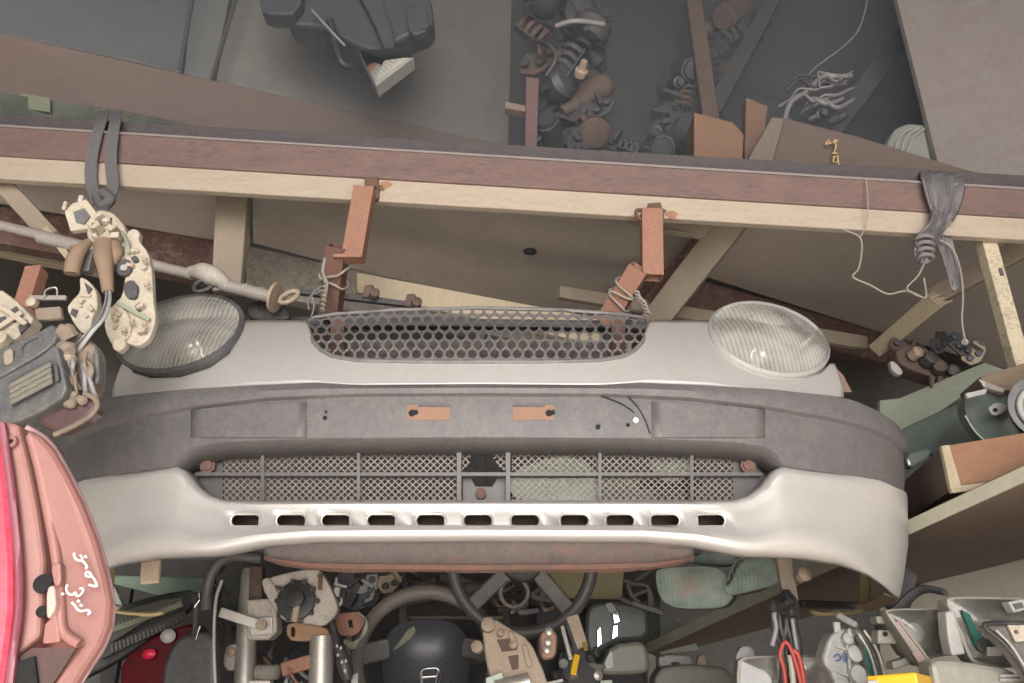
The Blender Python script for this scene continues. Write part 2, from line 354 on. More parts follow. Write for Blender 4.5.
def roundpoly(pts, it=2):               # corner-cut smoothing
    for _ in range(it):
        n = len(pts); o = []
        for i in range(n):
            a, b = pts[i], pts[(i+1) % n]
            o += [(a[0]*0.8+b[0]*0.2, a[1]*0.8+b[1]*0.2), (a[0]*0.2+b[0]*0.8, a[1]*0.2+b[1]*0.8)]
        pts = o
    return pts

# ================================================================== the room
def plane_box(name, lo, hi, m):
    lo, hi = Vector(lo), Vector(hi); c = (lo+hi)/2; h = (hi-lo)/2
    return struct(MB().box(c, (h.x, 0, 0), (0, h.y, 0), (0, 0, h.z)).build(name, m))
plane_box('floor', (-5.0, -7.0, -0.1), (5.0, 3.8, 0), concrete)
plane_box('wall_back', (-2.7, 3.5, 0.001), (2.7, 3.62, 5.6), wallm)
plane_box('wall_left', (-2.7, -0.6, 0.001), (-2.58, 3.499, 5.6), wallteal)
plane_box('wall_right', (2.58, -0.6, 0.001), (2.7, 3.499, 5.6), wallm)
plane_box('light_block_lintel', (-2.7, -0.72, 3.35), (2.7, -0.601, 5.6), wallm)  # unseen lintel, added to keep daylight off the loft
plane_box('light_block_pier_left', (-2.7, -0.72, 0.001), (-1.35, -0.601, 3.349), wallm)  # unseen pier, added to narrow the daylight and darken the nose's side
plane_box('light_block_pier_right', (1.35, -0.72, 0.001), (2.7, -0.601, 3.349), wallm)  # unseen pier, added like the left one to cut side light
plane_box('ceiling', (-2.7, -0.72, 5.601), (2.7, 3.62, 5.7), walldk)

# ------------------------------------------------------------------ loft deck seen from below
ZD = 2.69
def deck(name, pts, label, m=boardu, z=ZD, th=0.018):
    o = MB().slab([PZ(x, y, z) for x, y in pts], (0, 0, th)).build(name, m, bevel=0.002)
    return tag(o, label, 'board')
deck('loft_board', [(-150, 140), (243, 160), (250, 247), (-150, 178)], 'bare grey board under the loft, left of the upright wooden post')
db = thing('loft_board', 'wide bare loft board with one dark bolt in its underside', 'board')
MB().slab([PZ(x, y, ZD) for x, y in [(252, 161), (716, 188), (690, 258), (640, 338), (590, 332), (253, 243)]], (0, 0, 0.018)).build('board', boardu, db, bevel=0.002)
c = PZ(530, 251, ZD)
bo = MB().lathe(c-Vector((0, 0, 0.012)), (0, 0, 1), [(0, 0.005), (0.003, 0.010), (0.008, 0.012), (0.0085, 0.021), (0.012, 0.021)], 16).build('bolt', oilydk, db, smooth=35)
deck('loft_board', [(726, 189), (1200, 218), (1200, 425), (885, 334), (690, 272)], 'bare grey loft board above the right headlamp of the silver bumper', z=ZD+0.001)
# shelf boards' edge beams just behind
def edge_beam(name, tl, tr, bl, br, label, m, th=0.05, Y=None, cat='beam'):
    a, b = (PZ(*tl, ZD-0.002), PZ(*tr, ZD-0.002)) if Y is None else (P(*tl, Y[0]), P(*tr, Y[1]))
    c_, d_ = P(*br, b.y), P(*bl, a.y)
    return tag(MB().slab([a, b, c_, d_], (-0.01, th, 0)).build(name, m, bevel=0.003), label, cat)
edge_beam('loft_joist', (-60, 196), (226, 242), (-60, 232), (226, 284), 'maroon painted joist under the loft beside the pale rod', maroon)
edge_beam('loft_joist', (246, 245), (620, 330), (246, 292), (620, 358), 'joist with flaking whitewash behind the rusty hanger tubes', peel)
edge_beam('loft_joist', (640, 262), (925, 345), (640, 305), (925, 372), 'maroon joist with chipped white paint behind the right headlamp', maroon)
edge_beam('batten', (560, 285), (868, 336), (560, 297), (868, 349), 'thin pale batten nailed under the chipped maroon joist', woodgrey, 0.02, (1.98, 2.28))
edge_beam('batten', (357, 272), (600, 318), (357, 292), (600, 345), 'pale board with dark stains behind the honeycomb grille', woodlight, 0.02, (1.80, 1.95))

# ------------------------------------------------------------------ long steel beam the car nose hangs from
YB = 1.55
def beam_strip(mb, y0, y1, Y, th, xa=-140, xb=1170):        # measured at the frame edges: top and bottom heights there
    k = lambda a, b, x: a+(b-a)*x/1024.0
    return mb.slab([P(xa, k(*y0, xa), Y), P(xb, k(*y0, xb), Y), P(xb, k(*y1, xb), Y), P(xa, k(*y1, xa), Y)], (0, th, 0))
bt = thing('steel_beam', 'long rusty steel beam with a cream batten along its lower edge', 'beam')
beam_strip(MB(), (114, 175), (126, 189), YB+0.035, 0.03).build('top_flange', rustflange, bt, bevel=0.003)
beam_strip(MB(), (124.2, 187), (126.2, 189.2), YB-0.006, 0.045).build('flange_edge', mat('dusty_steel_edge', (0.30, 0.26, 0.25), 0.7, 0.1, (0.2, 0.17, 0.17), 20, 0.6), bt, bevel=0.001)
beam_strip(MB(), (126.2, 189.2), (155, 217), YB, 0.03).build('web', rustdk, bt, bevel=0.003)
beam_strip(MB(), (154, 216), (178.5, 239.5), YB+0.008, 0.022).build('batten', cream, bt, bevel=0.003)
for k, (x, y) in enumerate(((378, 188), (366, 190), (385, 185), (660, 212), (672, 215), (648, 211))):     # rust stains run down the batten
    MB().slab([P(x+6*math.cos(a)*(1+.3*math.sin(3*a+k)), y+3.6*math.sin(a)*(1+.3*math.cos(2*a+k)), YB+0.0065) for a in (2*math.pi*i/14 for i in range(14))], (0, .003, 0)).build('rust_stain', mat('rust_stained_cream', (0.36, 0.20, 0.12), 0.8, 0, (0.24, 0.13, 0.09), 30, 0.8) if k % 3 else rustbr, bt)
for x, y in ((372, 186), (655, 212)):                       # welded stubs
    o = MB(); q = P(x, y, YB+0.006)
    o.box(q, (0.016, 0, 0.002), (0, 0.01, 0), (-0.002, 0, 0.020)); o.box(q+Vector((0.012, 0, -0.022)), (0.007, 0, 0), (0, 0.010, 0), (0, 0, 0.018))
    o.build('weld_stub', rustbr, bt, bevel=0.004)

# ================================================================== the hanging car nose
Y0 = 1.22; XC = (478-512)/764.0*Y0
plan = crom([(-0.30, 0.014, 0), (0, 0, 0), (0.30, 0.014, 0), (0.52, 0.048, 0), (0.68, 0.105, 0), (0.775, 0.185, 0), (0.826, 0.285, 0), (0.840, 0.39, 0), (0.836, 0.47, 0)], 8)
plan = [p for p in plan if p.x >= -1e-6]
half = [(p.x, p.y) for p in plan]
def Dx(x): return lin([h for h in half if h[0] <= 0.80], abs(x))
def kx(py): return 764.0/ray(512, py).y                     # the nose narrows a little towards its bottom
def colpx(x, d): return 512+(XC+x)*764.0/(Y0+d)
# columns of the right half: (x, depth, normal)
SLOTS = [478, 525, 574, 619.5, 664.5, 710]
def xat(px):                                                # lateral position for a measured column in the front
    x = 0.1
    for _ in range(12): x = (px-512)/764.0*(Y0+Dx(x))-XC
    return max(0, x)
xs = {0.0}
for c_ in SLOTS:
    for e in (-13.6, 13.6): xs.add(round(xat(max(478, c_+e)), 5))
for px in (495, 510, 545, 590, 640, 650, 685, 692, 735, 744, 752, 759, 765, 770, 773, 776, 779, 782, 786, 792, 800, 812, 826): xs.add(round(xat(px), 5))
xs = sorted(xs); xs = [a for i, a in enumerate(xs) if i == 0 or a-xs[i-1] > 0.0012]
cols = [(x, Dx(x)) for x in xs]+[h for h in half if h[0] > xs[-1]+0.004 or h[1] > 0.29]
isil = max(range(len(cols)), key=lambda i: colpx(*cols[i])); PXM = colpx(*cols[isil])
def normal(i):
    a, b = cols[max(0, i-1)], cols[min(len(cols)-1, i+1)]
    t = Vector((b[0]-a[0], b[1]-a[1], 0)).normalized() if i else Vector((1, 0, 0)); return Vector((t.y, -t.x, 0))
def skin_row(pyf, off, drop=0.0):
    """one line round the nose, from the left wheel arch to the right: height from the measured line pyf, pushed out by off"""
    half_row = []; zs = None
    for i, (x, d) in enumerate(cols):
        n = normal(i); k = colpx(x, d); o = off(k) if callable(off) else off
        px_, py_ = x+n.x*o, Y0+d+n.y*o
        if i <= isil: zz = CZ+(Y0+d)*slope(pyf(k)); zs = zz; kk = kx(pyf(k))
        else: zz = zs-drop*min(1, (d-cols[isil][1])/0.2)
        half_row.append((Vector((px_, py_, zz)), kk))
    L_ = [Vector(((XC-p.x)*q, p.y, p.z)) for p, q in reversed(half_row[1:])]
    return L_+[Vector(((XC+p.x)*q, p.y, p.z)) for p, q in half_row]
T_top = [(478, 383), (600, 384), (640, 381.5), (700, 384), (770, 388), (843, 396), (860, 401), (880, 410), (895, 420), (905, 430), (912, 440)]
T_crs = [(478, 392.5), (600, 393), (690, 397), (760, 405), (830, 417), (860, 424), (890, 436), (905, 449), (912, 456)]
T_bot = [(478, 437), (640, 438), (740, 442), (768, 447), (778, 453), (783, 460), (787, 466), (850, 475), (880, 481), (905, 492), (912, 500)]
S_top = [(478, 501), (700, 501), (735, 500), (752, 495), (765, 486), (773, 476), (779, 469), (786, 466), (850, 475), (880, 481), (905, 492), (912, 500)]
S_bot = [(478, 540), (640, 541), (690, 545), (720, 551), (740, 555), (800, 557), (840, 563), (870, 573), (890, 584), (905, 595), (912, 600)]
f = lambda t: (lambda k: lin(t, k))
blend = lambda a, b, w: (lambda k: lin(a, k)*(1-w)+lin(b, k)*w)
inner = lambda k: min(1, max(0, (790-k)/10.0))               # 1 over the lower grille opening
nose = thing('car_front_end', 'silver car front end with black bumper strip, hung from the rusty beam', 'car part')
# black upper bumper moulding
rows = [skin_row(lambda k: lin(T_top, k)-0.5, -0.05), skin_row(f(T_top), -0.018), skin_row(lambda k: lin(T_top, k)+1.6, -0.004), skin_row(blend(T_top, T_crs, .6), 0.002),
        skin_row(f(T_crs), 0.0), skin_row(lambda k: lin(T_crs, k)+2.2, -0.008), skin_row(blend(T_crs, T_bot, .35), -0.006), skin_row(blend(T_crs, T_bot, .75), -0.006),
        skin_row(lambda k: lin(T_bot, k)-1.5, -0.007), skin_row(f(T_bot), -0.011), skin_row(lambda k: lin(T_bot, k)+1.2*inner(k), lambda k: -0.02),
        skin_row(lambda k: lin(T_bot, k)+9*inner(k), lambda k: -0.05*inner(k)-0.03*(1-inner(k)))]
MB().grid(rows).build('bumper_strip', trimblk, nose, smooth=38, solid=0.004)
# silver lower bumper
vA = lambda k: (515.0-lin(S_top, min(k, 735)))/(lin(S_bot, min(k, 735))-lin(S_top, min(k, 735)))
vB = lambda k: (526.8-lin(S_top, min(k, 735)))/(lin(S_bot, min(k, 735))-lin(S_top, min(k, 735)))
def srow(v, off, drop=0.0):
    vv = v if not callable(v) else 0.45
    return skin_row(lambda k: lin(S_top, k)+(lin(S_bot, k)-lin(S_top, k))*(v(k) if callable(v) else v), lambda k: off*(1-0.9*min(1, max(0, (k-820)/60)))-0.03*max(0, vv-0.5)*min(1, max(0, (k-850)/50)), drop)
vs_ = [(0, -0.035), (0, -0.012), (0.035, -0.004), (0.09, 0.0), (0.18, -0.001), (vA, 0.004), (vB, 0.009), (0.70, 0.018), (0.82, 0.026), (0.90, 0.025), (0.96, 0.019), (1.0, 0.008), (1.0, -0.016)]
rows = [srow(v, o, 0.012*(0.0 if i < 4 else (i-3)/9)) for i, (v, o) in enumerate(vs_)]
mb = MB(); n = len(rows[0]); mb.v = [p for r in rows for p in r]
ia = 5
ctr = (n-1)//2
slot_x = [(xat(max(478, c_-13.6)) if c_ > 490 else 0.0, xat(c_+13.6)) for c_ in SLOTS]
for i in range(len(rows)-1):
    for j in range(n-1):
        xm = abs((rows[i][j].x+rows[i][j+1].x)/2/kx(520)-XC)
        if i == ia and any(a-1e-4 < xm < b+1e-4 for a, b in slot_x): continue
        mb.f.append((i*n+j, i*n+j+1, (i+1)*n+j+1, (i+1)*n+j))
mb.build('lower_bumper', silver, nose, smooth=50, solid=0.003)
# dark crossbar behind the slots
mb = MB(); mb.grid([skin_row(lambda k: 509, -0.055), skin_row(lambda k: 534, -0.05)])
n = len(mb.v)//2
lo_, hi_ = 14, n-14
mb2 = MB().grid([mb.v[:n][34:-34], mb.v[n:][34:-34]]); mb2.build('slot_backing', mat('dark_brown_steel', (0.06, 0.045, 0.04), 0.7, 0.2, (0.14, 0.09, 0.07), 14, 0.7), nose, solid=0.006)
# wheel-arch return flanges with yellowed glue
for sgn in (1, -1):
    top = []; bot = []; e = [r[-1 if sgn > 0 else 0] for r in rows[3:]]
    mb = MB().grid([e, [p+Vector((-sgn*0.02, -0.004, 0.004)) for p in e]]); mb.build('arch_flange', amberglue, nose, solid=0.004)
    under = [p for p in (rows[-1] if sgn > 0 else list(reversed(rows[-1])))][-19:]
    mb = MB().grid([under, [p+Vector((-sgn*0.022, 0.0, 0.01)) for p in under]]); mb.build('bottom_flange', amberglue if sgn > 0 else silver, nose, solid=0.003)
    c0 = rows[-1][-1 if sgn > 0 else 0]
    MB().tube(crom([c0, c0+Vector((-sgn*0.03, 0.01, -0.004)), c0+Vector((-sgn*0.075, 0.02, -0.006)), c0+Vector((-sgn*0.10, 0.02, -0.002))], 5), [0.006]*8+[0.008]*8, 8, flat=0.6).build('return_lip', amberglue, nose, smooth=60)
# number-plate area: raised side pads, sunken rusty plate mounts, screw holes
def face_pt(px, py, off=0.0):
    Y = Y0
    for _ in range(10): Y = Y0+Dx((px-512)/764.0*Y-XC)-off
    return P(px, py, Y)
def face_patch(x0, x1, y0, y1, off, th, n=10, slant=0.0):
    top = [face_pt(x0+(x1-x0)*k/n, y0+slant*k/n, off) for k in range(n+1)]; bot = [face_pt(x0+(x1-x0)*k/n, y1, off) for k in range(n+1)]
    bk = Vector((0, th, 0)); return MB().grid([[p+bk for p in top], top, bot, [p+bk for p in bot]])
# air slots: rounded raised rims set in the openings
def on_skin(x, py, off):
    d = Dx(x); return Vector(((XC+x)*kx(py), Y0+d-off, CZ+(Y0+d)*slope(py)))
for sgn in (1, -1):
    for q, c_ in enumerate(SLOTS):
        if q == 0 and sgn < 0: continue
        xc_ = xat(c_) if q else 0.0; xc_ *= sgn; m_ = M(Y0, 520); R = 0.0115; 
        outl = []; inl = []; ins = []
        for k in range(28):
            a = 2*math.pi*k/28; ex = (12.2*m_-R*0.5)*(1 if math.cos(a) > 0 else -1)
            def at(rr, of):
                pc = 478+sgn*(c_-478) if q else 478.0
                return face_pt(pc+(ex+rr*math.cos(a))/m_, 520.8-rr*math.sin(a)/m_, of)
            outl.append((at(0.0132, 0.002), at(0.0116, 0.0125), at(0.0096, 0.0115), at(0.0084, 0.004), at(0.0082, -0.012)))
        MB().grid([[o[i] for o in outl] for i in range(5)], True).build('slot_rim', silver, nose, smooth=60)
face_patch(652, 765, 402, 437, -0.002, 0.012, slant=8).build('side_pad', trimblk, nose, smooth=40, solid=0.002)
face_patch(306, 191, 402, 437, -0.002, 0.012, slant=8).build('side_pad', trimblk, nose, smooth=40, solid=0.002)
for x0, x1, hx in ((418, 450, 412), (513, 545, 549)):
    m0 = face_patch(min(x0, hx-5), max(x1, hx+5), 405, 420, -0.003, 0.002, 3); m0.build('plate_mount', mat('orange_stained_plastic', (0.30, 0.165, 0.105), 0.7, 0, (0.21, 0.14, 0.11), 60, 0.8), nose)
    face_patch(x0, x1, 404.5, 406.5, -0.001, 0.004, 3).build('mount_painted_shadow', blkdust, nose)  # dark strip painting the shadow along the mount's upper edge
    q = face_pt(hx, 413, -0.002); MB().lathe(q, (0, -1, 0), [(0, 0.006), (0.0015, 0.0055), (0.002, 0.003)], 7).build('torn_hole', darkhole, nose)
    MB().lathe(q+Vector((0.006, 0, 0.001)), (0, -1, 0), [(0, 0.0045), (0.0018, 0.004), (0.002, 0.002)], 6).build('torn_hole', darkhole, nose)
for x, y, r in ((325, 418, 0.0035), (326, 412, 0.002), (598, 427, 0.004), (628, 425, 0.003)):
    MB().lathe(face_pt(x, y, -0.003), (0, -1, 0), [(0, r), (0.002, r), (0.0024, r*.6)], 12).build('screw_hole', darkhole, nose)
MB().lathe(face_pt(635.5, 420.5, -0.003), (0, -1, 0), [(0, 0.005), (0.004, 0.005), (0.006, 0.003)], 14).build('white_clip', mat('white_nylon', (0.8, 0.77, 0.72), 0.4), nose, smooth=40)
for pts in ([(596, 394), (615, 401), (628, 408), (634, 413)], [(622, 391), (636, 405), (645, 420), (650, 434)]):     # cracks in the plastic
    MB().tube(crom([face_pt(x, y, 0.0015-0.005) for x, y in pts], 4), 0.0011, 5).build('crack', darkhole, nose)
# lower grille in the opening: bars, mesh, end plates, bolts
def gp(px, py, off=-0.05): return face_pt(px, py, off)
G = mat('black_grille_frame', (0.11, 0.105, 0.108), 0.5, 0, (0.17, 0.155, 0.15), 20, 0.6)
def gstrip(pts, w, th, off):                                 # strip along measured points, w = height
    a = [gp(x, y-w/2, off) for x, y in pts]; b = [gp(x, y+w/2, off) for x, y in pts]; k = Vector((0, th, 0))
    return MB().grid([[p+k for p in a], a, b, [p+k for p in b]])
gx = [195+(762-195)*k/40 for k in range(41)]
gstrip([(x, 474) for x in gx], 3.4, 0.02, -0.046).build('crossbar', G, nose)
gstrip([(x, 446.5) for x in [200+(756-200)*k/30 for k in range(31)]], 5, 0.02, -0.05).build('crossbar', G, nose)
gstrip([(x, 502) for x in [214+(740-214)*k/30 for k in range(31)]], 4, 0.02, -0.05).build('crossbar', G, nose)
for x in (262.5, 358.5, 459, 508, 600, 692):
    w = 4.5 if x in (459, 508) else 3.2
    gstrip([(x-w/2, 474), (x+w/2, 474)], 54, 0.018, -0.044).build('upright_bar', G, nose)
for sgn in (-1, 1):
    m_ = lambda x: 478+sgn*(x-478)
    pts = [(733, 447), (760, 449), (772, 456), (774, 468), (768, 482), (756, 493), (744, 500), (733, 502)]
    a = [gp(m_(x), y, -0.062) for x, y in pts]
    MB().slab(a, (0, 0.006, 0)).build('end_plate', G, nose)
    q = gp(m_(748), 466, -0.05); b = MB().lathe(q, (0, -1, 0), [(0, 0.013), (0.003, 0.013), (0.0035, 0.009), (0.007, 0.009), (0.008, 0.006)], 16); b.build('bolt', rustbr, nose, smooth=30)
    rim = crom([gp(m_(x), y, -0.03) for x, y in [(735, 446), (762, 448), (776, 455), (779, 467), (773, 481), (761, 493), (746, 500)]], 5)
    MB().tube(rim, 0.0035, 6).build('opening_seal', blkdust, nose, smooth=60)
def mesh_panel(x0, x1, y0, y1, pitch=7.0, keep=None):
    mb = MB(); hgt = (y1-y0); k = x0-hgt*1.0
    def seg(p, q):
        if keep and not keep((p[0]+q[0])/2, (p[1]+q[1])/2): return
        a, b = gp(*p, -0.064), gp(*q, -0.064); mb.bar(a, b, 0.0019, 0.0016, (0, 1, 0))
    step = 10.0
    while k < x1+hgt:
        for d in (1, -1):
            a0, a1 = (k, y0), (k+hgt*1.05, y1)
            if d < 0: a0, a1 = (k, y1), (k+hgt*1.05, y0)
            t0 = max(0, (x0-a0[0])/(a1[0]-a0[0])); t1 = min(1, (x1-a0[0])/(a1[0]-a0[0]))
            if t1-t0 > 0.02:
                m2 = 2 if not keep else 10
                for z in range(m2):
                    u, w = t0+(t1-t0)*z/m2, t0+(t1-t0)*(z+1)/m2
                    seg((a0[0]+(a1[0]-a0[0])*u, a0[1]+(a1[1]-a0[1])*u), (a0[0]+(a1[0]-a0[0])*w, a0[1]+(a1[1]-a0[1])*w))
        k += pitch
    return mb
for x0, x1 in ((214, 262), (262, 358), (358, 456), (512, 600), (600, 692), (692, 736)):
    o = mesh_panel(x0, x1, 448, 502).build('wire_mesh', meshm, nose); o['kind'] = 'stuff'
o = mesh_panel(462, 506, 448, 470, keep=lambda x, y: abs(x-483) > 6+(y-448)*0.55).build('wire_mesh', meshm, nose); o['kind'] = 'stuff'
gpt = [(462, 476), (470, 476), (476, 486), (492, 486), (498, 476), (506, 476), (506, 502), (462, 502)]
MB().slab([gp(x, y, -0.07) for x, y in gpt], (0, 0.006, 0)).build('towing_bracket', G, nose, bevel=0.002)
MB().lathe(gp(481, 494, -0.066), (0, -1, 0), [(0, 0.009), (0.006, 0.009), (0.007, 0.006)], 12).build('bolt', rustbr, nose)
for x in (225, 368, 590, 727):
    MB().box(gp(x+8, 452, -0.052), (0.011, 0, 0), (0, 0.005, 0), (0, 0, 0.004)).build('mesh_clip', steel, nose, bevel=0.001)
# lower valance: dark with a rusted lip
V_bot = [(478, 570), (600, 569), (660, 567), (690, 560), (712, 551), (722, 549)]
sel = [x for x in xs if x <= xat(722)]
def vrow(pyf, off): 
    h = [(Vector((x, Y0+Dx(x)-off, CZ+(Y0+Dx(x))*slope(pyf(colpx(x, Dx(x)))))), kx(pyf(colpx(x, Dx(x))))) for x in sel]
    return [Vector(((XC-p.x)*q, p.y, p.z)) for p, q in reversed(h[1:])]+[Vector(((XC+p.x)*q, p.y, p.z)) for p, q in h]
vt = lambda k: lin(S_bot, k)-1
MB().grid([vrow(vt, -0.01), vrow(lambda k: lin(S_bot, k)*0.85+lin(V_bot, k)*0.15, -0.018), vrow(lambda k: lin(S_bot, k)*0.2+lin(V_bot, k)*0.8, -0.022)]).build('valance',
    mat('scraped_black_valance', (0.08, 0.068, 0.066), 0.6, 0, (0.13, 0.105, 0.098), 7, 0.7, bump=0.1, col3=(0.17, 0.085, 0.06), scale3=5, mix3=0.7), nose, smooth=40, solid=0.004)
MB().grid([vrow(lambda k: lin(S_bot, k)*0.2+lin(V_bot, k)*0.8, -0.02), vrow(lambda k: lin(V_bot, k)-1.5, -0.016), vrow(lambda k: lin(V_bot, k)+random.uniform(-0.8, 1.0), -0.03)]).build('rusty_lip', rustbr, nose, solid=0.003)
for x, y in ((588, 544.5), (618, 545)):
    MB().lathe(face_pt(x, y, -0.021), (0, -1, 0), [(0, 0.0075 if x < 600 else 0.004), (0.004, 0.007 if x < 600 else 0.0035)], 10).build('drain_hole', darkhole, nose)

# silver nose panel between the lamps
LEAN = 0.55; ZT = CZ+Y0*slope(383)
def surf(px, py, off=0.0, lean=LEAN, base=0.022):
    Y = Y0+base
    for _ in range(30):
        p = P(px, py, Y); h = min(0.22, max(0, p.z-ZT+0.02)); Y = 0.5*Y+0.5*(Y0+base+Dx(min(0.75, abs(p.x-XC)))+(lean-0.42)*h+2.2*h*h-off)
    return P(px, py, Y)
H_top = [(478, 362), (600, 361), (625, 357), (637, 349), (644, 338), (648, 326), (651, 321), (711, 321), (716, 337), (726, 354), (745, 368), (775, 378), (805, 379), (822, 373), (830, 364), (834, 364), (843, 391)]
H_bot = [(a, b+1.5) for a, b in T_top]
pxs = sorted(set([478+i*12 for i in range(13)]+[625, 631, 637, 641, 644, 646, 648, 651, 660, 670, 680, 690, 700, 711, 713.5, 716, 721, 726, 735, 745, 760, 775, 790, 805, 814, 822, 827, 830, 834, 838.5, 843]))
def header_rows(mirror):
    R = []
    for t in (0, 0.06, 0.15, 0.3, 0.5, 0.7, 0.85, 0.95, 1.0):
        row = []
        for px in pxs:
            yb, yt = lin(H_bot, px), lin(H_top, px)
            row.append(surf(956-px if mirror else px, yb+(yt-yb)*t, -0.004 if t == 1.0 else 0.0))
        R.append(row)
    return R
a, b = header_rows(False), header_rows(True)
MB().grid([list(reversed(rb))+ra[1:] for ra, rb in zip(a, b)]).build('nose_panel', silver, nose, smooth=50, solid=0.004)
# honeycomb grille
def gsurf(px, py, off=0.0):
    return surf(px, py, off, lean=LEAN+max(0, (340-py))*0.012)
goutR = [(478, 308), (560, 310), (620, 314), (645, 318), (649, 322), (647, 332), (642, 343), (634, 351), (622, 357), (600, 360.5), (540, 362), (478, 362)]
gout = goutR+[(478-(x-478), y) for x, y in reversed(goutR[1:-1])]
def inside_dist(c_, ang):                                    # distance from c_ to the outline along ang
    dx, dy = math.cos(ang), math.sin(ang); best = 1e9
    for (x1, y1), (x2, y2) in zip(gout, gout[1:]+gout[:1]):
        ex, ey = x2-x1, y2-y1; den = dx*ey-dy*ex
        if abs(den) < 1e-9: continue
        t = ((x1-c_[0])*ey-(y1-c_[1])*ex)/den; u = ((x1-c_[0])*dy-(y1-c_[1])*dx)/den
        if t > 0 and -1e-6 <= u <= 1+1e-6: best = min(best, t)
    return best
def inside(c_):
    k = False
    for (x1, y1), (x2, y2) in zip(gout, gout[1:]+gout[:1]):
        if (y1 > c_[1]) != (y2 > c_[1]) and c_[0] < (x2-x1)*(c_[1]-y1)/(y2-y1)+x1: k = not k
    return k
mb = MB(); NA = 18
grow = [(311.5, 2.5), (319, 3.0), (327, 3.6), (336, 4.0), (345, 4.2), (354, 4.2)]
for r_, (gy, ry) in enumerate(grow):
    ya = (grow[r_-1][0]+gy)/2 if r_ else gy-5; yb = (grow[r_+1][0]+gy)/2 if r_ < 5 else gy+9
    x = 478-11.2*18+(5.6 if r_ % 2 else 0)
    while x < 665:
        yy = gy+((x-478)/170.0)**2*4.5*(1 if r_ < 3 else 0.4)
        if inside((x, yy)):
            o_, h_, w_, g_ = [], [], [], []
            for k in range(NA):
                a = 2*math.pi*(k+0.5)/NA; dx, dy = math.cos(a), math.sin(a)
                # cell boundary: upright hexagon-like cell
                cand = 5.6/abs(dx) if abs(dx) > 1e-6 else 1e9
                hy = (yb-gy) if dy > 0 else (gy-ya)
                cand = min(cand, hy*1.02/abs(dy) if abs(dy) > 1e-6 else 1e9)
                lim = inside_dist((x, yy), a); cand = min(cand, lim)
                hr = 1/math.sqrt((dx/4.4)**2+(dy/ry)**2); hr = min(hr, max(0.3, (lim-1.6)))
                hr = min(hr, cand*0.93)
                o_.append(gsurf(x+dx*cand, yy+dy*cand)); h_.append(gsurf(x+dx*hr, yy+dy*hr, 0.0015)); w_.append(gsurf(x+dx*hr*0.97, yy+dy*hr*0.97, -0.009))
            mb.grid([o_, h_, w_], True)
        x += 11.2
mb.build('honeycomb_grille', grillegrey, nose, smooth=45)
edge = [gsurf(x, y, 0.003) for x, y in resample(gout, 120)]
MB().tube(edge+[edge[0], edge[1]], 0.0042, 6, False).build('grille_edge', grillegrey, nose, smooth=60)

# headlamps
def headlamp(cx, cy, rx, ry, rot, gasket, lensm):
    out = oval(cx, cy, rx, ry, rot, 48)
    pts = [surf(x, y, 0.004) for x, y in out]; c_ = sum(pts, Vector())/len(pts)
    nrm = (pts[12]-pts[36]).cross(pts[0]-pts[24]).normalized()
    if nrm.y > 0: nrm = -nrm
    fit = [p+nrm*(-(p-c_).dot(nrm)*0.0) for p in pts]
    body = MB().grid([[p+nrm*0.003 for p in fit], [p-nrm*0.05 for p in fit], [c_+(p-c_)*0.6-nrm*0.11 for p in fit]], True).build('lamp_housing', blkdust if gasket else greypl, nose, smooth=40)
    MB().dome([c_+(p-c_)*0.97-nrm*0.012 for p in fit], -nrm, 0.075, 8, 2.2).build('reflector', chrome, body, smooth=80)
    MB().lathe(c_-nrm*0.07, nrm, [(0, 0.012), (0.01, 0.014), (0.02, 0.02), (0.035, 0.02), (0.045, 0.012), (0.048, 0.004)], 18).build('bulb_shield', chrome, body, smooth=40)
    MB().dome([c_+(p-c_)*0.985 for p in fit], nrm, 0.03, 10, 2.0).build('lens', lensm, body, smooth=80)
    MB().ring([c_+(p-c_)*(1.03 if gasket else 1.012)+nrm*0.002 for p in fit], [c_+(p-c_)*0.97+nrm*0.007 for p in fit], -nrm*0.02).build('gasket', blkdust if gasket else greypl, body, smooth=40)
    return body
headlamp(180, 334, 65, 35, -17, True, lensclear)
headlamp(769, 340, 62, 34, 17, False, lensclear)
# radiator support behind
MB().bar(P(238, 322, 1.66), P(722, 328, 1.66), 0.03, 0.02).build('radiator_support', oilydk, nose, bevel=0.002)
MB().slab([P(330, 341, 1.60), P(632, 341, 1.60), P(632, 380, 1.60), P(330, 380, 1.60)], (0, 0.02, 0)).build('radiator_panel', mat('mottled_dark_radiator', (0.10, 0.085, 0.078), 0.7, 0, (0.30, 0.25, 0.22), 26, 0.8, col3=(0.05, 0.045, 0.045), scale3=18, mix3=0.8), nose)
for x in (338, 618):
    MB().bar(P(x, 318, 1.57), P(x, 380, 1.57), 0.03, 0.02, (0, 1, 0)).build('support_post', rustbr, nose, bevel=0.002)
MB().slab([surf(x, y, -0.03) for x, y in [(834, 366), (843, 375), (852, 392), (840, 392)]], (0, 0.01, 0)).build('lamp_bracket', mat('pink_brown_primer', (0.33, 0.22, 0.18), 0.7, 0, (0.25, 0.16, 0.13), 20, 0.6), nose)
# hanging tongue at the left underside and stay at the right
MB().bar(P(152, 560, 1.42), P(150, 584, 1.42), 0.035, 0.012, (0, 1, 0)).build('mounting_tongue', castbrown, nose, bevel=0.004)

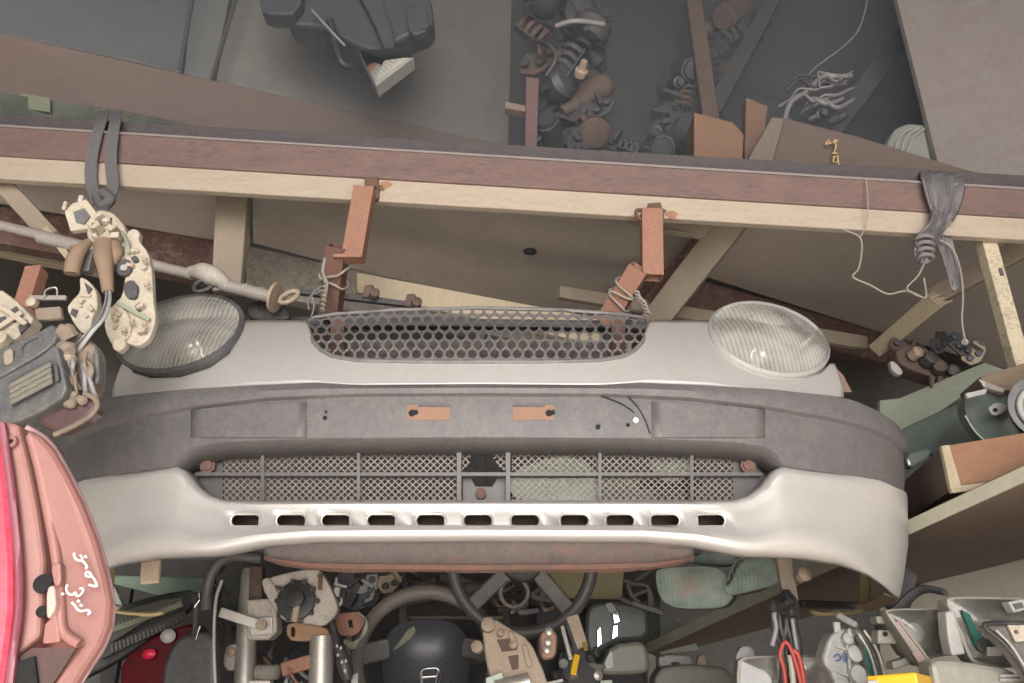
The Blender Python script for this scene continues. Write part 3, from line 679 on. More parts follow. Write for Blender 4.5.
# ================================================================== timbers under the loft
def timber(name, p0, p1, w, th, m, label, up=(0, 1, 0), cat='timber'):
    return tag(MB().bar(p0, p1, w, th, up).build(name, m, bevel=0.003), label, cat)
tag(plate([(216, 186), (248, 188), (240, 292), (211, 290)], 1.72, 0.03).build('wooden_post', woodgrey, bevel=0.003), 'short upright grey wooden post behind the left headlamp', 'timber')
timber('brace_board', P(738, 214, 1.68), P(648, 330, 2.02), 0.075, 0.03, woodgrey, 'slanting grey brace board beside the right rusty hanger')
timber('brace_joist', P(714, 232, 1.84), P(628, 338, 2.22), 0.06, 0.07, maroon, 'dark maroon joist in the shade of the slanting brace board')
edge_beam('batten', (630, 218), (715, 224), (660, 229), (705, 236), 'short grey batten end between the right hanger and the slanting brace', woodgrey, 0.02, (1.66, 1.68))
br = thing('broken_brace', 'splintered pale brace cracked in two near the hanging rag', 'timber')
MB().bar(P(1040, 238, 1.66), P(926, 302, 1.95), 0.05, 0.03, (0, 1, 0)).build('brace_length', woodgrey, br, bevel=0.003)
MB().bar(P(938, 298, 1.90), P(876, 350, 2.15), 0.05, 0.03, (0, 1, 0), 0.9).build('brace_length', woodlight, br, bevel=0.003)
for k in range(4):
    MB().bar(P(930+k*3, 299+k*2, 1.90), P(938+k*2.5+random.uniform(0, 7), 293+k*3+random.uniform(-2, 3), 1.88), random.uniform(.009, .018), 0.006, (random.uniform(-.3, .3), 1, 0), 0.3).build('splinter', woodlight, br)
cp = thing('flaking_post', 'narrow cream post with flaking paint leaning under the beam end', 'timber')
MB().bar(P(984, 236, 1.60), P(1021, 372, 1.58), 0.034, 0.03, (0, 1, 0)).build('post', mat('flaking_cream_paint', (0.58, 0.50, 0.36), 0.7, 0, (0.50, 0.43, 0.31), 9, 0.6, bump=0.2, col3=(0.17, 0.16, 0.15), scale3=18, mix3=0.9), cp, bevel=0.002)
for x, y in ((1001, 272), (1007, 305), (1013, 331)):
    MB().box(P(x, y, 1.578), (0.004, 0, 0), (0, 0.003, 0), (0, 0, 0.010)).build('bare_patch', blkdust, cp, bevel=0.002)
tag(MB().bar(P(-12, 168, 1.62), P(52, 238, 1.60), 0.040, 0.02, (0, 1, 0)).build('leaning_lath', woodgrey, bevel=0.002), 'weathered lath leaning down beside the cream switch unit', 'timber')
tag(MB().bar(P(46, 228, 1.585), P(72, 262, 1.57), 0.014, 0.01, (0, 1, 0)).build('thin_lath', woodlight, bevel=0.001), 'thin pale slat end against the weathered lath', 'timber')
edge_beam('wall_rail', (-30, 232), (110, 258), (-30, 248), (110, 276), 'cream rail running behind the leaning lath', woodlight, 0.03, (1.95, 2.1))

# long steering shaft behind the left lamp
sh = thing('steering_shaft', 'long worn grey steering shaft with a universal joint above the left headlamp', 'car part')
rod([(-40, 216, 1.58), (60, 240, 1.57), (150, 264, 1.55), (193, 275, 1.54)], 0.012, 12, smooth_n=4).build('shaft', rodm, sh, smooth=40)
rod([(40, 237, 1.575), (75, 245, 1.57)], 0.0155, 12, smooth_n=0).build('sleeve', rodm, sh, smooth=40)
MB().tube(crom([P(190, 272, 1.54), P(202, 272, 1.53), P(216, 278, 1.53), P(226, 284, 1.535)], 4), [0.013, 0.014, 0.016, 0.018, 0.021, 0.022, 0.023, 0.023, 0.022, 0.020, 0.018, 0.015, 0.014], 12).build('yoke', castal, sh, smooth=40)
MB().torus(P(204, 285, 1.525), (0.15, -1, 0.2), 0.020, 0.006, 24, 8, sx=1.15, sy=0.7).build('joint_ring', oily, sh, smooth=60)
rod([(222, 285, 1.535), (272, 297, 1.53)], 0.0145, 14, smooth_n=0).build('tube', rodm, sh, smooth=40)
for x, y in ((228, 286), (246, 290), (262, 294)):
    MB().lathe(P(x, y, 1.534), P(272, 297, 1.53)-P(222, 285, 1.535), [(-0.002, 0.0155), (0.002, 0.0155)], 14).build('band', castal, sh, smooth=40)
q0 = P(274, 297, 1.53); ax = P(272, 297, 1.53)-P(222, 285, 1.535)
MB().lathe(q0, ax, [(0, 0.015), (0, 0.034), (0.006, 0.034), (0.006, 0.015)], 20).build('flange', castbrown, sh, smooth=30)
MB().torus(P(289, 297, 1.53), (0.1, -1, 0.3), 0.016, 0.006, 20, 8, sx=1.4, sy=0.7).build('end_link', castbrown, sh, smooth=60)
# car parts lying behind the nose
tb = thing('wiper_linkage', 'dark wiper linkage rod with small brackets behind the honeycomb grille', 'car part')
MB().bar(P(300, 292, 1.62), P(420, 306, 1.60), 0.014, 0.012).build('rod', oilydk, tb)
for x, y in ((368, 292), (410, 301)):
    MB().box(P(x, y, 1.60), (0.010, 0, 0), (0, 0.008, 0), (0.003, 0, 0.016)).build('bracket', oilyrust, tb, bevel=0.004)
    MB().lathe(P(x+6, y+3, 1.59), (0.3, -1, 0.2), [(0, 0.012), (0.012, 0.012), (0.014, 0.006)], 12).build('pivot', oilyrust, tb, smooth=40)
bl = thing('dark_lamp_shell', 'glossy dark lamp shell lying behind the nose panel under the shaft flange', 'lamp part')
plate(roundpoly([(246, 304), (262, 299), (282, 302), (290, 314), (288, 320), (248, 320)]), 1.58, 0.05).build('shell', blk, bl, bevel=0.006)
plate(roundpoly([(258, 306), (268, 303), (276, 308), (266, 311)]), 1.575, 0.005).build('chip', bluechrome, bl)

# ------------------------------------------------------------------ rusty hangers with string ties
def hanger(v0, v1, l0, l1, label, Yv, Yl0, Yl1, w=0.046):
    h = thing('rusty_hanger', label, 'hanger')
    MB().htube(P(*v0, Yv), P(*v1, Yv), w, w*0.8, 0.004, (0, 1, 0)).build('upright_tube', rustor, h, bevel=0.001)
    MB().htube(P(*l0, Yl0), P(*l1, Yl1), w*0.95, w*0.85, 0.004, (0, 1, 0)).build('lower_tube', rustor if l1[0] > 500 else rustbr, h, bevel=0.001)
    return h
h1 = hanger((365, 190), (353, 260), (338, 246), (330, 318), 'rusty square-tube hanger tied with string on the post side of the beam', 1.53, 1.52, 1.63)
MB().box(P(348, 259, 1.525), (0.03, 0, 0), (0, 0.018, 0), (0, 0, 0.004)).build('joining_plate', rustor, h1, bevel=0.001)
h2 = hanger((651, 212), (652, 278), (640, 268), (606, 322), 'rusty square-tube hanger wired up beside the slanting brace board', 1.53, 1.51, 1.61)
MB().bar(P(640, 276, 1.56), P(606, 318, 1.64), 0.010, 0.03).build('stiffener', rustbr, h2, bevel=0.001)
MB().torus(P(641, 215, 1.525), (0.4, -1, 0), 0.013, 0.005, 18, 6).build('hook', rustbr, h2, smooth=60)
def loop(mb, c_, ax, rx, r, n=28, tilt=0.0):
    ax = Vector(ax).normalized(); u = ax.cross(Vector((0, 1, 0))).normalized(); w = ax.cross(u)
    pts = []
    for k in range(n+1):
        a = 2*math.pi*k/n; e = abs(math.cos(a))**0.5*(1 if math.cos(a) > 0 else -1); g = abs(math.sin(a))**0.5*(1 if math.sin(a) > 0 else -1)
        pts.append(Vector(c_)+u*(e*rx)+w*(g*rx*0.95)+ax*(tilt*math.cos(a)))
    mb.tube(pts, r, 6)
st = thing('string_tie', 'knotted cotton string round the post-side hanger', 'string')
ax = P(338, 246, 1.52)-P(330, 318, 1.63); mb = MB()
loop(mb, P(334, 280, 1.572), ax, 0.030, 0.0028, tilt=0.012); loop(mb, P(335, 274, 1.559), ax, 0.029, 0.0028, tilt=-0.02)
mb.build('loop', stringm, st, smooth=60)
mb = MB(); mb.tube(crom([P(325, 258, 1.525), P(323, 272, 1.535), P(327, 284, 1.535), P(325, 296, 1.54), P(322, 312, 1.55)], 5), 0.0035, 6)
for k in range(7):
    a = P(326-k*0.6, 283+k*4.4, 1.536); mb.torus(a, (0.3, 0.2, 1), 0.0045, 0.0028, 10, 5)
mb.build('knotted_end', stringm, st, smooth=60)
mb = MB(); mb.tube(crom([P(322, 286, 1.47), P(312, 294, 1.46), P(314, 306, 1.455), P(311, 318, 1.45)], 5), 0.0015, 5); mb.tube(crom([P(322, 290, 1.47), P(308, 298, 1.46), P(309, 310, 1.455)], 5), 0.0013, 5)
mb.build('loose_wire', wirem, st)
st = thing('string_tie', 'white string wound round the hanger beside the slanting brace', 'string')
ax = P(640, 268, 1.51)-P(606, 322, 1.61); mb = MB()
for t, tl in ((0.36, 0.006), (0.46, -0.008), (0.58, 0.010)):
    loop(mb, P(640, 268, 1.51).lerp(P(606, 322, 1.61), t), ax, 0.029, 0.0028, tilt=tl)
mb.build('loop', stringm, st, smooth=60)
mb = MB()
for k in range(9):
    mb.torus(P(637+k*1.4, 293+k*2.4+math.sin(k)*1.5, 1.52), (0.5, 0.3, 0.8), 0.005, 0.0028, 10, 5)
mb.build('knotted_end', stringm, st, smooth=60)

# ------------------------------------------------------------------ webbing and rag slung over the beam
def ribbon(pts, w, th=0.003, mb=None, n=5, face=(0, -1, 0)):
    q = crom([P(*p) for p in pts], n); mb = mb or MB(); rows = []
    for i, p in enumerate(q):
        d = (q[min(i+1, len(q)-1)]-q[max(i-1, 0)]).normalized(); s_ = d.cross(Vector(face)).normalized()
        ww = w(i/(len(q)-1)) if callable(w) else w; f_ = Vector(face)*th
        rows.append([p-s_*ww/2, p-s_*ww*0.2+f_*1.4, p+s_*ww*0.2+f_*0.4, p+s_*ww/2+f_, p+s_*ww/2-f_, p-s_*ww/2-f_])
    return mb.grid(rows, True)
wb = thing('webbing_strap', 'dark webbing strap looped over the beam above the cream switch unit', 'strap')
for pts in ([(104, 112, 1.60), (101, 122, 1.55), (95, 142, 1.535), (91, 165, 1.54), (92, 186, 1.545), (99, 203, 1.54)],
            [(116, 112, 1.60), (115, 123, 1.545), (112, 142, 1.53), (111, 165, 1.53), (113, 186, 1.53), (106, 204, 1.525)]):
    ribbon(pts, 0.026).build('strap_band', strapm, wb, smooth=50)
mb = MB(); mb.tube(crom([P(97, 196, 1.53), P(103, 206, 1.515), P(110, 199, 1.51), P(104, 193, 1.515)], 4), 0.012, 8); mb.build('knot', strapm, wb, smooth=60)
ribbon([(104, 203, 1.52), (103, 216, 1.45), (104, 232, 1.36)], 0.024).build('strap_tail', strapm, wb, smooth=50)
rg = thing('knotted_rag', 'twisted grey rag knotted over the beam with strings hanging from it', 'rag')
def cloth(rows_px, name, m=ragm, amp=0.004):
    rows = []
    for i, r in enumerate(rows_px):
        q = crom([P(*p) for p in r], 5); rows.append([p+Vector((0, -amp*math.sin(k*1.9+i*0.6), 0)) for k, p in enumerate(q)])
    rows = [list(r) for r in zip(*[crom(list(c_), 4) for c_ in zip(*rows)])]
    return MB().grid(rows).build(name, m, rg, smooth=70, solid=0.004)
cloth([[(918, 172, 1.60), (932, 172, 1.59), (948, 174, 1.59), (964, 178, 1.60)], [(921, 182, 1.535), (934, 184, 1.53), (950, 185, 1.53), (965, 190, 1.535)],
       [(926, 200, 1.53), (938, 202, 1.52), (948, 204, 1.52), (961, 206, 1.53)], [(932, 214, 1.53), (937, 216, 1.52), (944, 218, 1.52), (954, 220, 1.53)]], 'draped_fold', amp=0.007)
cloth([[(932, 210, 1.525), (942, 212, 1.515), (950, 212, 1.52), (958, 208, 1.53)], [(928, 224, 1.53), (936, 226, 1.52), (944, 226, 1.52), (950, 222, 1.53)],
       [(917, 236, 1.54), (925, 238, 1.53), (934, 238, 1.53), (942, 234, 1.54)], [(914, 250, 1.54), (920, 252, 1.53), (928, 252, 1.53), (934, 248, 1.54)], [(917, 262, 1.54), (920, 263, 1.53), (926, 264, 1.53), (929, 262, 1.54)]], 'twisted_end', amp=0.006)
cloth([[(934, 236, 1.545), (940, 236, 1.54), (946, 238, 1.54), (952, 240, 1.545)], [(940, 252, 1.55), (946, 254, 1.545), (951, 256, 1.545), (956, 256, 1.55)],
       [(947, 272, 1.55), (951, 274, 1.545), (955, 275, 1.545), (959, 274, 1.55)], [(952, 290, 1.55), (954, 291, 1.548), (956, 291, 1.548), (959, 289, 1.55)]], 'hanging_tail', amp=0.003)
for k in range(4): MB().torus(P(924+k*0.6, 240+k*6, 1.53), (0.15, 0.1, 1), 0.017-k*0.001, 0.005, 18, 6).build('wrap', ragm, rg, smooth=60)
rod([(940, 240, 1.53), (952, 248, 1.53), (960, 268, 1.53), (963, 295, 1.53), (962, 320, 1.53), (965, 340, 1.53)], 0.0022, 6).build('string', stringm, rg, smooth=60)
MB().torus(P(965, 342, 1.53), (1, 0.3, 0.3), 0.004, 0.004, 10, 6).build('string_knot', stringm, rg, smooth=60)
rod([(924, 264, 1.53), (918, 276, 1.53), (907, 288, 1.53), (916, 294, 1.53), (926, 297, 1.53), (924, 278, 1.53)], 0.0022, 6).build('string', stringm, rg, smooth=60)
sg = rod([(844, 230, 1.53), (858, 236, 1.54), (862, 246, 1.54), (859, 268, 1.54), (853, 277, 1.54), (870, 285, 1.54), (888, 294, 1.54), (905, 291, 1.54), (918, 296, 1.53)], 0.0022, 6).build('loose_string', stringm, smooth=60)
tag(sg, 'loose cotton string dangling in a curve from the cream batten to the rag', 'string')
sg = rod([(866, 178, 1.535), (868, 205, 1.53), (866, 225, 1.545), (860, 238, 1.55)], 0.0012, 5).build('thin_thread', stringm, smooth=60)
tag(sg, 'fine thread lying across the beam face near the rag', 'string')

# ================================================================== upper left: sheet panels and plank
tag(plate([(-120, 5), (0, 33), (120, 58), (240, 86), (380, 117), (510, 146), (510, 160), (300, 150), (240, 134), (100, 108), (-120, 74)], 2.08, 0.03, a=0.11).build('brown_plank', wooddark, bevel=0.003), 'broad brown plank slanting behind the beam under the grey sheets', 'plank')
pn = thing('window_pane', 'dull greenish glass pane below the broad brown plank', 'pane')
plate([(-60, 84), (120, 110), (250, 136), (250, 160), (-60, 150)], 1.78, 0.006, a=0.08).build('pane', winglass, pn)
plate([(20, 93), (50, 98), (50, 112), (20, 108)], 1.72, 0.004).build('sticker', mat('faded_green_sticker', (0.22, 0.24, 0.17), 0.7), pn)
def panel(pts, Y, a, m, label):
    return tag(plate(pts, Y, 0.012, a=a).build('sheet_panel', m, bevel=0.002), label, 'panel')
panel([(-140, -150), (206, -150), (181, 72), (120, 58), (0, 33), (-140, 0)], 2.03, 0.11, sheetblue, 'dark blue-grey metal sheet at the plank end with no scuffs')
panel([(209, -150), (259, -150), (213, 80), (184, 73)], 2.16, 0.11, mat('mid_blue_grey_sheet', (0.28, 0.305, 0.335), 0.4, 0.15, (0.34, 0.355, 0.38), 3, 0.7), 'narrow blue-grey metal strip between the two large sheets')
panel([(262, -150), (515, -150), (508, 148), (380, 117), (216, 81)], 2.33, 0.11, sheetpale, 'pale scuffed metal sheet behind the hanging indicator lamp')
for p0, p1 in (((206, -80, 2.04), (180, 70, 2.01)), ((259, -80, 2.08), (212, 79, 2.05))):
    tag(MB().bar(P(*p0), P(*p1), 0.012, 0.012, (0, 1, 0)).build('joint_strip', blkdust, bevel=0.002), 'dark joint strip along the blue-grey sheets' if p0[0] < 230 else 'dark joint strip along the scuffed pale sheet', 'strip')

# hanging black lamp housing with indicator
sootblue = mat('sooty_blue_black_plastic', (0.062, 0.068, 0.082), 0.5, 0, (0.11, 0.115, 0.13), 9, 0.6)
hl = thing('hanging_lamp_housing', 'dark lamp housing with a clear and amber indicator hanging before the sheets', 'lamp')
plate(roundpoly([(261, -40), (305, -40), (300, 14), (262, 14), (259, 0)], 1), 1.80, 0.06).build('connector_box', sootblue, hl, bevel=0.006)
plate(roundpoly([(300, -40), (420, -40), (432, 2), (434, 26), (400, 38), (390, 50), (376, 52), (355, 44), (322, 26), (284, 24), (290, -10)], 2), 1.84, 0.09).build('housing', sootblue, hl, bevel=0.012)
plate(roundpoly([(346, -30), (372, -30), (398, 44), (386, 54), (374, 22)], 2), 1.80, 0.04).build('arm', sootblue, hl, bevel=0.006)
plate(roundpoly([(405, 8), (424, 2), (430, 30), (410, 36)], 1), 1.81, 0.03).build('clip', sootblue, hl, bevel=0.004)
plate(roundpoly([(420, 22), (428, 20), (428, 28), (421, 30)], 1), 1.805, 0.006).build('clip_face', sootblue, hl)
rod([(312, 10, 1.80), (330, 30, 1.79), (345, 46, 1.80)], 0.004, 6).build('cable', wirem, hl, smooth=60)
rod([(330, 20, 1.80), (340, 60, 1.81), (352, 66, 1.83)], 0.012, 8).build('cable', blk, hl, smooth=60)
IY = 1.762
ind = [(359, 50), (398, 48), (414, 57), (376, 86)]
ib = plate(ind, IY, 0.05).build('indicator_body', greypl, hl, bevel=0.003)
plate([(363, 53), (384, 52), (373, 71), (369, 70)], IY-0.003, 0.004).build('amber_filter', ambr, ib)
plate([(384, 52), (397, 51), (409, 58), (378, 80), (372, 72)], IY-0.003, 0.004).build('clear_filter', mat('ribbed_white_lens', (0.62, 0.60, 0.55), 0.3, 0, (0.5, 0.48, 0.44), 30, 0.5), ib)
for k in range(8):
    MB().bar(P(372+k*3.2, 70-k*2.0, IY-0.006), P(379+k*3.2, 78-k*2.9, IY-0.006), 0.0022, 0.002, (0, 1, 0)).build('rib', greypl, ib)
MB().dome(shape(resample(ind, 40), IY-0.007), (0, -1, 0), 0.006, 3).build('lens', lensplainb, ib, smooth=60)

# ================================================================== upper middle: engine parts heaped on the loft
lp = tag(plate([(526, 76), (539, 78), (536, 186), (524, 186)], 1.76, 0.04).build('loft_upright', mat('red_brown_upright', (0.17, 0.11, 0.105), 0.7, 0, (0.11, 0.08, 0.08), 8, 0.7), bevel=0.003), 'slim red-brown upright beside the scuffed sheet', 'timber')
tag(plate([(505, 101), (528, 106), (528, 112), (505, 108)], 1.77, 0.03).build('loft_crosspiece', wooddark, bevel=0.002), 'short crosspiece joining the slim upright to the scuffed sheet', 'timber')
def rnd_axis():
    v = Vector((random.uniform(-1, 1), random.uniform(-1, 0.2), random.uniform(-0.8, 0.8))); return v.normalized()
def starter(p, ax, s_, m, label, group):
    t = thing('starter_motor', label, 'car part', group); ax = Vector(ax).normalized(); u = ax.orthogonal().normalized()
    MB().lathe(p, ax, [(0, .5*s_), (.1*s_, .62*s_), (1.5*s_, .62*s_), (1.52*s_, .55*s_), (1.75*s_, .50*s_)], 14).build('barrel', m, t, smooth=35)
    MB().lathe(p+u*(.85*s_)+ax*(.2*s_), ax, [(0, .3*s_), (1.0*s_, .32*s_), (1.05*s_, .2*s_), (1.3*s_, .2*s_)], 10).build('solenoid', oily, t, smooth=35)
    MB().lathe(p-ax*(.7*s_), ax, [(0, .25*s_), (.3*s_, .3*s_), (.7*s_, .55*s_)], 12).build('nose', m, t, smooth=35)
    return t
def alternator(p, ax, s_, m, label, group):
    t = thing('alternator', label, 'car part', group); ax = Vector(ax).normalized(); u = ax.orthogonal().normalized(); w = ax.cross(u)
    MB().lathe(p, ax, [(0, .45*s_), (.1*s_, .85*s_), (.35*s_, .95*s_), (.9*s_, .95*s_), (1.2*s_, .7*s_), (1.25*s_, .4*s_)], 18).build('body', m, t, smooth=35)
    MB().lathe(p-ax*(.35*s_), ax, [(0, .4*s_), (.04*s_, .45*s_), (.12*s_, .34*s_), (.2*s_, .45*s_), (.24*s_, .4*s_), (.3*s_, .15*s_)], 14).build('pulley', oily, t, smooth=35)
    mb = MB()
    for k in range(8):
        a = 2*math.pi*k/8; e = u*math.cos(a)+w*math.sin(a); mb.box(p+ax*(.06*s_)+e*(.62*s_), e*(.2*s_), ax*(.05*s_), ax.cross(e)*(.05*s_))
    mb.build('cooling_ribs', oily, t)
    MB().box(p+u*(1.05*s_)+ax*(.5*s_), u*(.25*s_), ax*(.2*s_), w*(.15*s_)).build('lug', m, t, bevel=.05*s_)
    return t
def manifold(p, s_, m, label, group, rot=0.0):
    t = thing('intake_manifold', label, 'car part', group); R = Matrix.Rotation(rot, 3, 'Y'); q = lambda x, y, z: Vector(p)+R @ (Vector((x, y, z))*s_)
    MB().tube([q(-1.1, 0, .7), q(1.1, 0, .7)], .3*s_, 10).build('plenum', m, t, smooth=40)
    for k in range(4):
        x = -.9+k*.6; MB().tube(crom([q(x, 0, .7), q(x, -.5, .5), q(x+.05, -.6, 0), q(x+.08, -.3, -.5)], 4), .17*s_, 8).build('runner', m, t, smooth=40)
    MB().box(q(.05, -.25, -.55), (R @ Vector((1.1, 0, 0)))*s_, Vector((0, .3*s_, 0)), (R @ Vector((0, 0, .08)))*s_).build('flange', oily, t, bevel=.03*s_)
    return t
def hose(pts, r, m, label, group, name='hose'):
    return tag(rod(pts, r, 8).build(name, m, smooth=60), label, 'hose', group)
def bracket(p, s_, m, label, group, rot=0.0, yaw=0.0):
    t = thing('engine_bracket', label, 'car part', group); R = Matrix.Rotation(yaw, 3, 'Z') @ Matrix.Rotation(rot, 3, 'Y'); q = lambda x, y, z: Vector(p)+R @ (Vector((x, y, z))*s_)
    out = [(-.9, -.3), (-.4, -.6), (.5, -.45), (.95, .0), (.6, .5), (0, .35), (-.5, .65), (-.95, .3)]
    MB().slab([q(x, 0, z) for x, z in out], R @ Vector((0, .18*s_, 0))).build('plate', m, t, bevel=.04*s_)
    for x, z in ((-.6, 0), (.55, .05), (0, -.2)):
        MB().lathe(q(x, -.02, z), R @ Vector((0, -1, 0)), [(0, .2*s_), (.22*s_, .2*s_), (.24*s_, .1*s_)], 10).build('boss', oily, t, smooth=35)
    MB().box(q(.2, -.3, .1), (R @ Vector((.08, 0, 0)))*s_, (R @ Vector((0, .3, 0)))*s_, (R @ Vector((0, 0, .4)))*s_).build('web', m, t, bevel=.02*s_)
    return t
def heap(spots, Ym, lab, grp):
    ms = [oily, oilydk, oily, oilyrust]; i = 0
    for x, y, r in spots:
        Y = Ym+random.uniform(-.07, .07); s_ = r*M(Y, y)*1.25; m = ms[i % 4]; p = P(x, y, Y); k = i % 5; i += 1; w = {oily: 'oily grey', oilydk: 'sooty black', oilyrust: 'rust-brown'}[m]
        if k == 0: alternator(p, rnd_axis(), s_, m, w+' alternator '+lab, 'alternators '+grp)
        elif k == 1: starter(p, rnd_axis(), s_*1.1, m, w+' starter motor '+lab, 'starter motors '+grp)
        elif k == 2: bracket(p, s_*1.3, m, w+' cast engine bracket '+lab, 'engine brackets '+grp, random.uniform(-1.5, 1.5), random.uniform(-.6, .6))
        elif k == 3: manifold(p, s_*0.8, m, w+' intake manifold '+lab, 'manifolds '+grp, random.uniform(-1.2, 1.2))
        else: bracket(p, s_*1.2, oily, 'wide oily grey engine bracket '+lab, 'engine brackets '+grp, random.uniform(-1.5, 1.5), random.uniform(-.8, .8))
heap([(545, 8, 18), (575, 4, 20), (592, 14, 14), (532, 34, 15), (557, 36, 16), (585, 40, 17), (598, 62, 12), (540, 60, 15), (566, 66, 18), (590, 86, 14), (552, 88, 16), (575, 104, 17), (596, 108, 13), (552, 118, 15), (572, 132, 18), (594, 130, 14), (553, 144, 14), (612, 140, 12), (628, 148, 10), (580, 150, 14)], 1.95, 'in the tall heap beside the slim upright', 'in the tall heap')
hose([(556, 26, 1.83), (575, 21, 1.81), (604, 24, 1.83)], 0.008, wirem, 'pale curved tube across the tall heap of engine parts', None, 'curved_tube')
hose([(532, 40, 1.84), (548, 44, 1.80), (556, 58, 1.80), (546, 76, 1.82)], 0.006, oily, 'bent hose on the tall heap of engine parts', None)
tag(MB().lathe(P(580, 76, 1.84), (0.2, -1, 0.3), [(0, 0.018), (0.02, 0.02), (0.024, 0.012), (0.05, 0.01)], 10).build('brass_fitting', castbrown, smooth=35), 'small brass fitting on the tall heap of engine parts', 'fitting')
heap([(665, 88, 15), (680, 72, 13), (672, 106, 15), (688, 100, 12), (662, 122, 14), (680, 126, 14), (668, 142, 14), (686, 146, 13), (652, 146, 12), (684, 78, 14), (722, 18, 16), (740, 8, 15), (752, 26, 14), (735, 36, 14), (716, 52, 12), (722, 74, 10), (706, 30, 12)], 2.10, 'in the low heap behind the crossed struts', 'in the low heap')
# crossed metal struts
tag(MB().bar(P(686, -50, 1.98), P(713, 140, 1.93), 0.05, 0.03, (0, 1, 0)).build('roof_strut', oilyrust, bevel=0.003), 'upright dark strut meeting a sloping strut above the orange block', 'strut')
tag(MB().bar(P(800, -50, 2.12), P(712, 112, 1.96), 0.05, 0.03, (0, 1, 0)).build('roof_strut', oilydk, bevel=0.003), 'sloping dark strut running up from the orange wooden block', 'strut')
tag(MB().bar(P(925, 8, 2.15), P(818, 150, 2.02), 0.06, 0.05, (0, 1, 0)).build('roof_strut', oilydk, bevel=0.003), 'heavy dark strut crossing behind the chalk-marked board', 'strut')
# dark boarded wall behind
bw = thing('boarded_partition', 'dark boarded partition behind the roof struts', 'partition')
for k in range(8):
    o = MB().slab([P(690+x, y+k*42-70, 3.2) for x, y in ((-5, 0), (330, 60), (330, 101.4), (-5, 41.4))], (0, 0.02, 0)).build('board', walldk, bw, bevel=0.003)
MB().bar(P(735, 82, 3.05), P(905, 125, 3.0), 0.05, 0.06, (0, 0, 1)).build('rail', oilydk, bw, bevel=0.003)
# orange wooden blocks, chalk-marked board, lamp
wbk = tag(plate([(694, 112), (733, 122), (744, 134), (742, 172), (694, 168)], 1.72, 0.10, a=0.02).build('wooden_block', mat('sooty_pine', (0.235, 0.145, 0.10), 0.75, 0, (0.175, 0.105, 0.072), 7, 0.7, bump=0.15, stretch=(0.5, 3, 4)), bevel=0.003), 'orange pine block standing on the loft behind the beam', 'wood block')
tag(plate([(746, 97), (768, 106), (764, 140), (754, 188), (744, 188)], 1.84, 0.04).build('wooden_offcut', MATS['sooty_pine'], bevel=0.003), 'narrow upright pine offcut beside the orange block', 'wood block')
cb = thing('marked_board', 'brown crate board with yellow chalk marks behind the beam', 'board')
plate([(772, 117), (786, 118), (860, 137), (935, 160), (1024, 188), (1024, 200), (742, 176), (752, 150)], 1.72, 0.04, a=-0.02).build('board', mat('grimy_crate_board', (0.155, 0.118, 0.103), 0.8, 0, (0.115, 0.088, 0.078), 7, 0.7, bump=0.2, stretch=(0.4, 2, 4)), cb, bevel=0.003)
plate([(745, 165), (772, 117), (784, 119), (770, 172)], 1.71, 0.02).build('end_board', mat('grey_brown_endgrain', (0.20, 0.165, 0.14), 0.85, 0, (0.14, 0.115, 0.10), 20, 0.7), cb, bevel=0.002)
mb = MB()
for pts in ([(826, 143), (829, 140), (831, 143), (825, 144)], [(833, 143), (835, 140), (838, 141)], [(835, 140), (836, 147), (834, 153)], [(833, 157), (838, 156), (838, 162), (833, 162), (834, 157)], [(838, 160), (839, 166)], [(832, 153), (837, 153)]):
    mb.tube([P(x, y, 1.705) for x, y in pts], 0.0022, 5)
mb.build('chalk_mark', yellowpaint, cb)
wl = thing('grey_lamp', 'small pale grey rounded lamp behind the chalk-marked board', 'lamp')
plate(roundpoly([(884, 150), (894, 128), (908, 122), (928, 124), (942, 140), (944, 170), (900, 164)], 2), 1.82, 0.06).build('shell', greenlamp if False else mat('pale_grey_shell', (0.30, 0.31, 0.29), 0.4, 0, (0.22, 0.23, 0.215), 12, 0.7), wl, bevel=0.012)
for k in range(3): rod([(893+k*6, 158, 1.812), (899+k*7, 138, 1.808), (912+k*7, 128, 1.812)], 0.003, 6).build('ridge', greypl, wl, smooth=60)
bb = tag(plate([(880, -80), (1180, -80), (1180, 196), (1024, 184), (938, 163), (897, 0)], 1.74, 0.02, a=-0.06).build('leaning_board', boardrt, bevel=0.002), 'large pitted brown board leaning above the beam near the rag', 'board')
# cable bundle
cbn = thing('cable_bundle', 'tangle of grey cables hung on the heavy dark strut', 'cables')
for k in range(11):
    x = 800+random.uniform(-8, 30); y = 82+random.uniform(-6, 26)
    pts = [(x-random.uniform(10, 24), y+random.uniform(4, 14), 1.93+random.uniform(-.03, .03)), (x, y-4, 1.91), (x+14, y+random.uniform(-5, 5), 1.90), (x+30, y+random.uniform(-12, -2), 1.92)]
    rod(pts, random.choice([0.004, 0.005, 0.007]), 6).build('cable', random.choice([wirem, oily, oilydk, wirem]), cbn, smooth=60)
rod([(818, 72, 1.90), (848, 77, 1.90), (845, 84, 1.90), (820, 88, 1.90), (818, 72, 1.90)], 0.004, 6, smooth_n=0).build('cable', wirem, cbn, smooth=60)
rod([(802, 84, 1.92), (815, 68, 1.94), (845, 45, 1.96), (862, 22, 1.96), (872, -30, 1.98)], 0.003, 6).build('cable', wirem, cbn, smooth=60)
rod([(783, 128, 1.90), (790, 104, 1.90), (806, 92, 1.91)], 0.008, 8).build('cable', wirem, cbn, smooth=60)
for k in range(6):
    MB().lathe(P(795+k*7, 116+random.uniform(-8, 8), 1.92), rnd_axis(), [(0, .012), (.03, .016), (.034, .01), (.05, .01)], 8).build('plug', oily, cbn, smooth=35)

